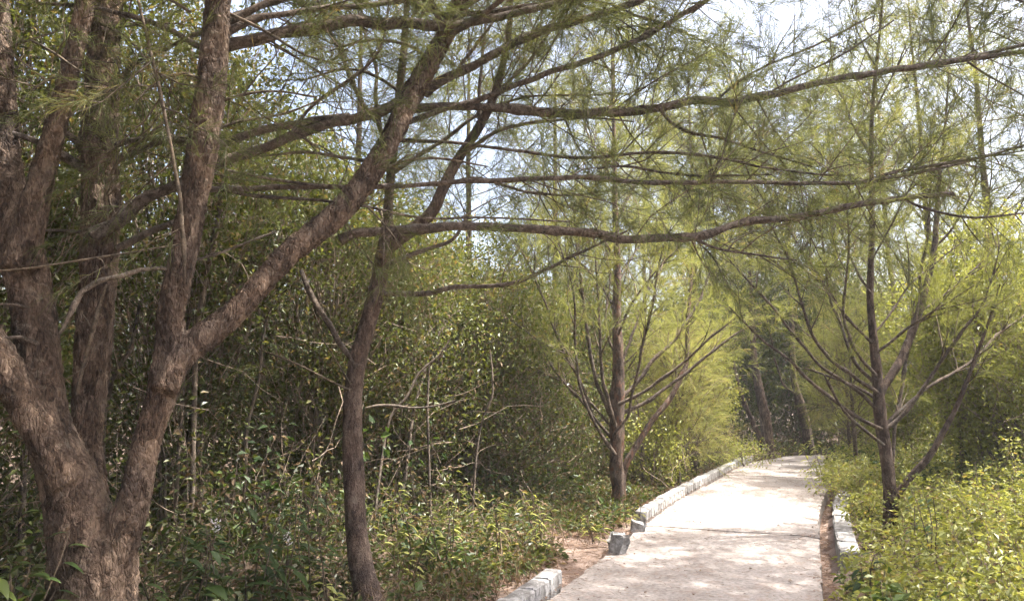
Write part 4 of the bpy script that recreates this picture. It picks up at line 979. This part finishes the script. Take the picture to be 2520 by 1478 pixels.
# shrubs to the right
RIGHT = [
    (2420, 1090, 10.4, 4.3, 1.2, 1.0, 'large sunlit broadleaf shrub behind the right-hand tree\'s lower limb', .5),
    (2560, 1090, 10.0, 3.4, 1.1, 1.0, 'broadleaf shrub cut by the edge of view right of the young tree', .5),
    (2280, 1095, 14.5, 3.2, 1.2, 1.0, 'shaded shrub behind the right-hand tree\'s trunk', .35),
    (2190, 1100, 17.5, 3.2, 1.3, 1.0, 'far broadleaf shrub beside the inside of the bend', .5),
]
for i, (px, py, dd, h, rx, ry, lab, ti) in enumerate(RIGHT):
    p = at(px, py, dd)[0]
    shrub((p[0], p[1], 0), h, rx, ry, 1100 + i * 9, lab, int(105 * h), 36, (0.045, 0.085), 'leaf_bright', ti, stems=5, dry=30, low=0.02, group='shrubs right of the path', stem_r=0.028)
# dark wood beyond the bend
for i, (px, dd, h, lab) in enumerate([(1690, 21, 4.5, 'dim shrub of the wood beyond the bend, behind the saplings'), (1815, 22, 6.0, 'dim shrub of the wood just left of the double leaning trunk'), (1900, 23.4, 6.4, 'dim shrub of the wood behind the double leaning trunk'), (1965, 24.2, 6.6, 'dim shrub of the wood between the two leaning trunks'), (2050, 23.2, 6.6, 'dim shrub of the wood behind the single leaning trunk'), (2140, 22, 6.2, 'dim shrub of the wood right of the single leaning trunk'), (2290, 20, 4.4, 'dim shrub of the wood far behind the young right-hand tree')]):
    p = at(px, 1100, dd)[0]
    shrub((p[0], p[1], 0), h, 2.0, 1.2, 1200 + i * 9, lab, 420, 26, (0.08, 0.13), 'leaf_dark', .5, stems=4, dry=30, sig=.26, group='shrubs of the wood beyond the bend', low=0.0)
print('shrubs', round(time.time() - T00, 1), LEAVES)

# the wood goes on behind the viewer and shades the foreground
for i, (s_, t_, h) in enumerate([(-4.6, -1.6, 5.5), (-5.4, -4.6, 6.0), (-2.4, -6.5, 6.0), (2.0, -6.5, 5.5), (4.6, -3.6, 5.0)]):
    where = ('nearest the big forked tree', 'second from the big forked tree', 'left of the path', 'right of the path', 'nearest the ground cover')[i]
    shrub(st(s_, t_), h, 1.7, 1.7, 1400 + i * 9, 'shrub out of view behind the viewer, ' + where, 260, 22, (0.12, 0.2), 'leaf_dark', .45, stems=4, dry=10, sig=.3, group='shrubs behind the viewer', low=0.0)
for i, (s_, t_, h) in enumerate([(-3.2, 0.4, 8.5), (-2.9, -3.0, 9.0), (1.6, -2.6, 8.5)]):
    where = ('nearest the big forked tree', 'farther back on its side', 'on the ground cover side')[i]
    grown_tree(st(s_, t_), h, 2.5, 1460 + i * 9, 'tree out of view behind the viewer, ' + where, 0.1, first=0.42, nb=40, mat='needle_grey', nd=9, nw=0.012, per_m=5, group='trees behind the viewer')

# far wood: one mass all round, behind everything
def far_wood():
    r = rng_of(55); mb = MB(); n = 30000
    a = r.uniform(-1.15, 1.15, n); dist = r.uniform(29, 36, n)
    x, y = np.sin(a) * dist, np.cos(a) * dist
    top = 4.6 + 1.3 * np.sin(a * 9) + 0.8 * np.sin(a * 23 + 1)
    z = r.uniform(0, 1, n) ** .8 * top
    o = np.stack([x, y, z], 1)
    leaves(mb, o, r.normal(0, 1, (n, 3)), nrm(r.normal(0, .6, (n, 3)) + [0, 0, 1]), r.uniform(.2, .4, n), r.uniform(.1, .2, n), r, np.clip(.45 + r.normal(0, .12, n), 0, 1))
    tag(mb.build('far_woods', M['leaf_dark'], None, smooth=False), 'distant dim mass of woodland foliage behind all the trees', None, None, 'stuff')
far_wood()

# ---------------------------------------------------------------- scattering volume added for the pale veil of lens glare
def glare_veil(density):
    mb = MB(); a, b = np.array([-42., -14., -1.2]), np.array([42., 44., 13.5])
    V = np.array([[a[0], a[1], a[2]], [b[0], a[1], a[2]], [b[0], b[1], a[2]], [a[0], b[1], a[2]], [a[0], a[1], b[2]], [b[0], a[1], b[2]], [b[0], b[1], b[2]], [a[0], b[1], b[2]]])
    mb.add(V, [[0, 3, 2, 1], [4, 5, 6, 7], [0, 1, 5, 4], [1, 2, 6, 5], [2, 3, 7, 6], [3, 0, 4, 7]])
    m, t, out = new_mat('glare_veil')
    v = node(t, 'ShaderNodeVolumePrincipled'); v.inputs['Color'].default_value = (0.95, 0.96, 1.0, 1); v.inputs['Density'].default_value = density; v.inputs['Anisotropy'].default_value = 0.2
    t.links.new(v.outputs[0], out.inputs['Volume'])
    o = mb.build('glare_veil', m, None, smooth=False)
    tag(o, 'thin scattering volume added between the trees for the pale lens glare', None, None, 'stuff')
if VEIL > 0: glare_veil(VEIL)

# ================================================================ low growth
def carpet(name, label, pts, h, n_per, seed, mat, size, tint, stem=True, dryfrac=0.0, spread=0.10):
    """sprigs standing on pts (x, y, z) with heights h: thin stems with leaves along them"""
    global LEAVES
    r = rng_of(seed); n = len(pts); mb = MB()
    W = grow(pts, np.stack([r.normal(0, .35, n), r.normal(0, .35, n), np.ones(n)], 1), h, r, 4, 0.0, .18)
    tubes(mb, W, 0.0035, 0.0015, 3, r.uniform(.3, .7, n)); 
    nm = len(mb.m); mb.m = [np.full_like(x, 1) for x in mb.m]
    idx = np.repeat(np.arange(n), n_per); N = len(idx); u = r.uniform(0.15, 1, N) ** 0.7
    o, t = sample_poly(W, idx, u); pr = perp_rand(t, r)
    o = o + pr * (r.uniform(0, spread, N))[:, None]
    d = pr + np.array([0, 0, -0.05]) + r.normal(0, .3, (N, 3)); up = nrm(r.normal(0, .75, (N, 3)) + np.array([0, 0, 1]))
    L = r.uniform(size[0], size[1], N); tt = np.clip(tint + r.normal(0, .16, n)[idx] + r.normal(0, .07, N), .02, .95)
    k = r.uniform(0, 1, N) < dryfrac
    other = ((vnoise(pts[:, 0], pts[:, 1], seed + 5, 2.2) + r.normal(0, .25, n)) > .62)[idx] & ~k        # a second, darker broad-leaved kind in patches
    leaves(mb, o[other], d[other], up[other], L[other] * 1.45, L[other] * r.uniform(.7, .95, other.sum()), r, tt[other] * .9, .12, 3)
    main = ~k & ~other
    leaves(mb, o[main], d[main], up[main], L[main], L[main] * r.uniform(.38, .62, main.sum()), r, tt[main], .2, 0)
    if k.any(): leaves(mb, o[k], d[k], up[k], L[k], L[k] * .4, r, r.uniform(.2, .9, k.sum()), .3, 2)
    LEAVES += N
    o = mb.build(name, [M[mat], M['dry_twig'], M['leaf_dry'], M['leaf_herb']], None, smooth=False)
    return tag(o, label, None, None, 'stuff')

r = rng_of(61)
# right: sunlit ground cover between the gutter and the shrubs
n = 9500
s_ = r.uniform(0, 1, n) ** 0.9 * 6.6 + 0.02; t_ = r.uniform(2.2, 19, n)
pts = np.array([st(a, b) for a, b in zip(s_, t_)])
c, dd, _ = edge_dist(pts[:, 0], pts[:, 1])
inner = np.where(t_ > 11.6, 0.04, np.where(t_ < 7.4, 0.2, 0.42)) + 0.05 * vnoise(t_, t_, 4, 2.0)
vis = (c > WID + inner) & (pts[:, 1] > 3.2) & (pts[:, 0] / pts[:, 1] < 0.84)
vis &= (np.hypot(s_ - 0.62, (t_ - 8.3) * .6) > 0.30)
pts, s_, t_ = pts[vis], s_[vis], t_[vis]
hh = np.clip(0.26 + 0.27 * s_, .28, 1.3) * (0.85 + 0.6 * vnoise(pts[:, 0], pts[:, 1], 21, 1.9)) * r.uniform(.5, 1.3, len(pts))
hh = np.where((s_ < 1.0) & (t_ > 11.4), np.maximum(hh, r.uniform(.3, .62, len(pts))), hh)
hh = np.clip(hh, .16, 1.6)
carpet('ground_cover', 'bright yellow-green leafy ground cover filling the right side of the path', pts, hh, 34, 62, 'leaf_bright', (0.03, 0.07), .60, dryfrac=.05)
# left: shaded undergrowth in front of the thicket
n = 5600
e_ = -(0.35 + 6.0 * r.uniform(0, 1, n) ** 1.5); t_ = r.uniform(1.2, 21, n)
pts = np.array([st(-WID + a, b) for a, b in zip(e_, t_)])
edge = -0.52 - 0.38 * vnoise(pts[:, 0], pts[:, 1], 22, 1.1) + np.where(t_ > 8.2, 0.3, 0)
vis = (e_ < edge) & (pts[:, 1] > 3.0)
g0 = at(222, 1640, 4.15)[0]; vis &= np.hypot(pts[:, 0] - g0[0], pts[:, 1] - g0[1]) > 0.55
pts, e_, t_ = pts[vis], e_[vis], t_[vis]
hh = (0.14 + 0.52 * np.clip(-e_ - 0.7, 0, 2.4)) * (0.85 + 0.55 * vnoise(pts[:, 0], pts[:, 1], 23, 1.8)) * r.uniform(.25, 1.5, len(pts))
hh = np.clip(hh * np.where((pts[:, 1] < 5.7) & (pts[:, 0] < -0.75), .6, 1), .08, 1.9)
# and round the outside of the bend
n = 1500
tb_ = r.uniform(13.5, 27, n); ob_ = -(0.35 + 4.2 * r.uniform(0, 1, n) ** 1.2)
pb = np.array([edge_pt(a, b) for a, b in zip(tb_, ob_)])
hb = np.clip((0.15 + 0.3 * np.clip(-ob_ - .5, 0, 3)) * r.uniform(.5, 1.4, n), .1, 1.4)
pts = np.vstack([pts, pb]); hh = np.concatenate([hh, hb])
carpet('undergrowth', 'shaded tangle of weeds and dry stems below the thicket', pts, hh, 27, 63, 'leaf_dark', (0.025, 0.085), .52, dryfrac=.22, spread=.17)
print('low growth', round(time.time() - T00, 1), LEAVES)

# single broad-leaved plants that stand out
def herb(px, py, dd, h, nl, size, seed, label, tint=.45, flower=0, yellow=0, stems=3, mat='leaf_herb', zb=0.0, sprd=.25):
    r = rng_of(seed); p = at(px, py, dd)[0]; base = np.array([p[0], p[1], zb])
    th = Thing('leafy_plant', base, label, 'plant', 'broad-leaved plants along the path')
    for i in range(stems):
        W = grow(base[None] + r.normal(0, .04, (1, 3)) * [1, 1, 0], np.array([[r.normal(0, sprd), r.normal(0, sprd), 1.0]]), np.array([h * r.uniform(.75, 1.1)]), r, 7, 0, .1)
        b = MB(); tubes(b, W, .006, .003, 5); th.part(b, 'stem', M['twig'])
        k = max(4, nl // stems); u = np.linspace(.22, 1, k); o, t = sample_poly(W, np.zeros(k, int), u)
        for q in range(k):
            a = q * 1.571 * (1 if q % 2 else 1) + (q % 2) * 1.571 + r.normal(0, .3)
            L = r.uniform(*size) * (1.1 - .45 * u[q]); wd = L * r.uniform(.40, .52)
            d = np.array([math.cos(a), math.sin(a), r.uniform(-.55, .35)]); d /= np.linalg.norm(d)
            s = np.cross(d, [0, 0, 1.]); s /= np.linalg.norm(s); up = np.cross(s, d)
            vs = []; 
            prof = [(0.0, .03), (.14, .6), (.34, 1.0), (.58, .88), (.8, .5), (1.0, .02)]
            for (f, w) in prof:
                cpt = o[q] + d * (L * f + .015) + up * (L * (.10 * f - .42 * f * f))
                e = .12 * wd * w
                vs += [cpt + s * wd / 2 * w + up * e, cpt, cpt - s * wd / 2 * w + up * e]
            fc = []
            for m in range(5): fc += [[m * 3, m * 3 + 1, m * 3 + 4, m * 3 + 3], [m * 3 + 1, m * 3 + 2, m * 3 + 5, m * 3 + 4]]
            lm = MB(); ti = .97 if (yellow and i < yellow and u[q] < .55) else np.clip(tint + r.normal(0, .12), .05, .85)
            lm.add(np.array(vs), fc, ti); th.part(lm, 'leaf', M[mat])
        if i < flower:
            fm = MB(); tip = W[0, -1]; n = 26
            oo = tip + r.normal(0, .012, (n, 3)) + np.array([0, 0, 1]) * r.uniform(0, .07, n)[:, None]
            leaves(fm, oo, r.normal(0, 1, (n, 3)) + [0, 0, .5], nrm(r.normal(0, 1, (n, 3))), np.full(n, .02), np.full(n, .009), r, .5)
            th.part(fm, 'flower', M['petal'], smooth=False)
HERBS = [
    (40, 1560, 3.9, .8, 24, (.12, .20), 'broad-leaved plant with a pale flower left of the big trunk', .5, 1, 0),
    (110, 1570, 3.6, .55, 20, (.12, .20), 'low broad-leaved plant touching the left foot of the big trunk', .6, 0, 0),
    (-10, 1580, 3.7, .7, 20, (.12, .2), 'broad-leaved plant at the left edge of view beside the big trunk', .5, 0, 0),
    (370, 1545, 4.5, .75, 20, (.10, .17), 'thin leafy plant at the right foot of the big trunk', .5, 0, 0),
    (440, 1540, 4.7, .75, 24, (.13, .21), 'dark blue-green plant a step right of the big trunk', .3, 0, 0),
    (540, 1540, 4.8, .8, 28, (.15, .24), 'large-leaved dark plant with a white flower spike between the two front trunks', .35, 1, 0),
    (610, 1530, 4.9, .85, 26, (.14, .22), 'large-leaved plant with pale flower midway between the two front trunks', .3, 1, 0),
    (690, 1520, 5.1, 1.05, 26, (.12, .19), 'tall dark green plant midway to the slender trunk', .35, 0, 0),
    (770, 1510, 5.3, 1.15, 28, (.11, .18), 'tall blue-green plant just left of the slender trunk', .35, 0, 0),
    (820, 1520, 5.1, .4, 14, (.08, .14), 'low yellowish plant at the left foot of the slender trunk', .7, 0, 0),
    (1010, 1420, 6.2, .8, 22, (.08, .14), 'light green leafy plant just right of the slender trunk', .7, 0, 0),
    (1110, 1420, 6.4, .75, 22, (.08, .13), 'leafy weed between the slender trunk and the yellow-leaved plant', .75, 0, 0),
    (1235, 1390, 6.8, .75, 24, (.09, .15), 'weed with hanging yellow leaves in the shade before the kerb gap', .6, 0, 2),
    (1330, 1370, 7.3, .6, 20, (.08, .13), 'leafy weed left of the needle-covered bank at the kerb gap', .72, 0, 0),
    (1470, 1335, 8.0, .28, 14, (.07, .11), 'small bright weed on the bank beside the askew kerb block', .8, 0, 0),
    (1555, 1290, 8.9, .3, 14, (.07, .11), 'small weed at the foot of the young kerb tree', .78, 0, 0),
    (2140, 1500, 5.35, .42, 24, (.09, .15), 'dark green plant at the bottom of the right-hand ground cover', .25, 0, 0),
    (2300, 1430, 6.3, .8, 26, (.07, .12), 'leafy plant with mid-green leaves in front of the young right-hand tree', .55, 0, 0),
    (2010, 1120, 15.0, .75, 26, (.10, .16), 'pale weed leaning over the far end of the path by the bend', .8, 0, 0),
]
for i, (px, py, dd, h, nl, size, lab, ti, fl, ye) in enumerate(HERBS):
    herb(px, py, dd, h, int(nl * 1.7), size, 1300 + i, lab, ti if ti < .6 else ti - .1, fl, ye, 4 if nl > 15 else 3, 'leaf_herb' if ti < .6 else 'leaf_bright')

# pale stems and fallen sticks in the thicket
def stick(pts, d0, d1, label, seed, w=1.0):
    P, rad = trace(pts, d0, d1); Pn, rn = resample(P, rad, .08)
    b = MB(); tube(b, Pn, rn, 7, .10, seed)
    tag(b.build('bare_stem', M['pale_stem']), label, 'stem', 'pale bare stems in the thicket')
stick([(915, 1330, 8), (930, 1200, 8), (950, 1064, 7), (970, 1009, 7), (1000, 979, 7), (1030, 919, 6), (1080, 874, 5), (1110, 830, 3)], 7.2, 7.6, 'slanting pale bare stem just right of the slender trunk', 1)
stick([(1060, 1330, 8), (1055, 1119, 7), (1052, 1040, 7), (1052, 989, 6), (1056, 900, 4)], 7.8, 7.8, 'upright pale bare stem crossing the fallen stick', 2)
0 and stick([(985, 1190, 11), (995, 1109, 11), (1010, 1039, 9), (1015, 990, 7)], 7.6, 7.8, 'thick pale bare stem left of the upright one', 3)
stick([(900, 1004, 6), (925, 998, 7), (970, 998, 8), (1010, 1003, 6), (1062, 1000, 5), (1120, 985, 3)], 7.0, 7.1, 'pale stick hanging level behind the slender trunk', 4)
stick([(1160, 1300, 6), (1172, 1120, 6), (1190, 1024, 6), (1210, 979, 6), (1212, 924, 5), (1206, 860, 3)], 8.2, 8.3, 'crooked pale stem left of the young kerb tree', 5)
stick([(245, 1420, 12), (255, 1060, 11), (270, 960, 11), (288, 909, 12), (320, 864, 11), (332, 814, 9), (345, 740, 7)], 6.2, 6.4, 'pale stem showing between the middle and right stems of the big tree', 6)
stick([(470, 1400, 14), (482, 860, 13), (500, 720, 13), (525, 600, 14), (542, 500, 12), (550, 400, 9)], 6.4, 6.5, 'straight pale stem under the diagonal limb of the big tree', 7)

# fallen needles and scraps on the bank, in the gutter and on the path
def fallen():
    r = rng_of(71); mb = MB(); n = 26000
    off = np.concatenate([-r.gamma(2.0, .38, int(n * .68)) + .02, WID + r.uniform(.0, .15, int(n * .12)), WID * r.beta(.3, .5, int(n * .20))])
    n = len(off); t_ = r.uniform(2.5, 17, n)
    P = np.array([edge_pt(a, b) for a, b in zip(t_, off)])
    P[:, 2] = np.where(off < 0, np.where(off > -.17, .012, 0.012 + .03 * np.clip(-off, 0, 1)), np.where(off > WID, -.155, .022))
    keep = (off < -.18) | (off > -.02) | ((off < 0) & (t_ > t_a + .1) & (t_ < t_b - .1)); P, off = P[keep], off[keep]; n = len(P)
    d = np.stack([r.normal(0, 1, n), r.normal(0, 1, n), r.normal(0, .08, n)], 1)
    needles(mb, P, d, np.where((off > 0) & (off < WID), .5, 1) * r.uniform(.06, .16, n), .0036, r, np.clip(r.normal(.5, .2, n), 0, 1), .1, False)
    k = r.choice(n, 700, replace=False); q = P[k] + [0, 0, .008]
    leaves(mb, q, d[k], nrm(r.normal(0, .3, (700, 3)) + [0, 0, 1]), r.uniform(.02, .05, 700), r.uniform(.012, .025, 700), r, r.uniform(0, 1, 700))
    tag(mb.build('fallen_needles', M['dead_needle'], None, smooth=False), 'reddish brown fallen needles strewn along the path edges', None, None, 'stuff')
def grass(name, label, pts, h, seed, mat, w=.006):
    r = rng_of(seed); mb = MB(); n = len(pts)
    d = np.stack([r.normal(0, .35, n), r.normal(0, .35, n), np.ones(n)], 1)
    needles(mb, pts, d, h, w, r, r.uniform(.1, .9, n), .55, True)
    return tag(mb.build(name, M[mat], None, smooth=False), label, None, None, 'stuff')
n = 2600
tg = r.uniform(2.5, 16, n); og = -(0.25 + r.gamma(1.6, .45, n)); pg = np.array([edge_pt(a, b) for a, b in zip(tg, og)]); pg[:, 2] = -.03
cl = vnoise(pg[:, 0] * 2, pg[:, 1] * 2, 33, 1.5) > -.1
grass('dry_grass', 'straw-coloured dry grass stalks along the edge of the undergrowth', pg[cl], r.uniform(.12, .55, cl.sum()), 81, 'leaf_dry')
fallen()
print('done', round(time.time() - T00, 1), 'needles', NEEDLES, 'leaves', LEAVES, 'tris', sum(sum(len(p.vertices) - 2 for p in m.polygons[:0]) + len(m.polygons) for m in bpy.data.meshes))
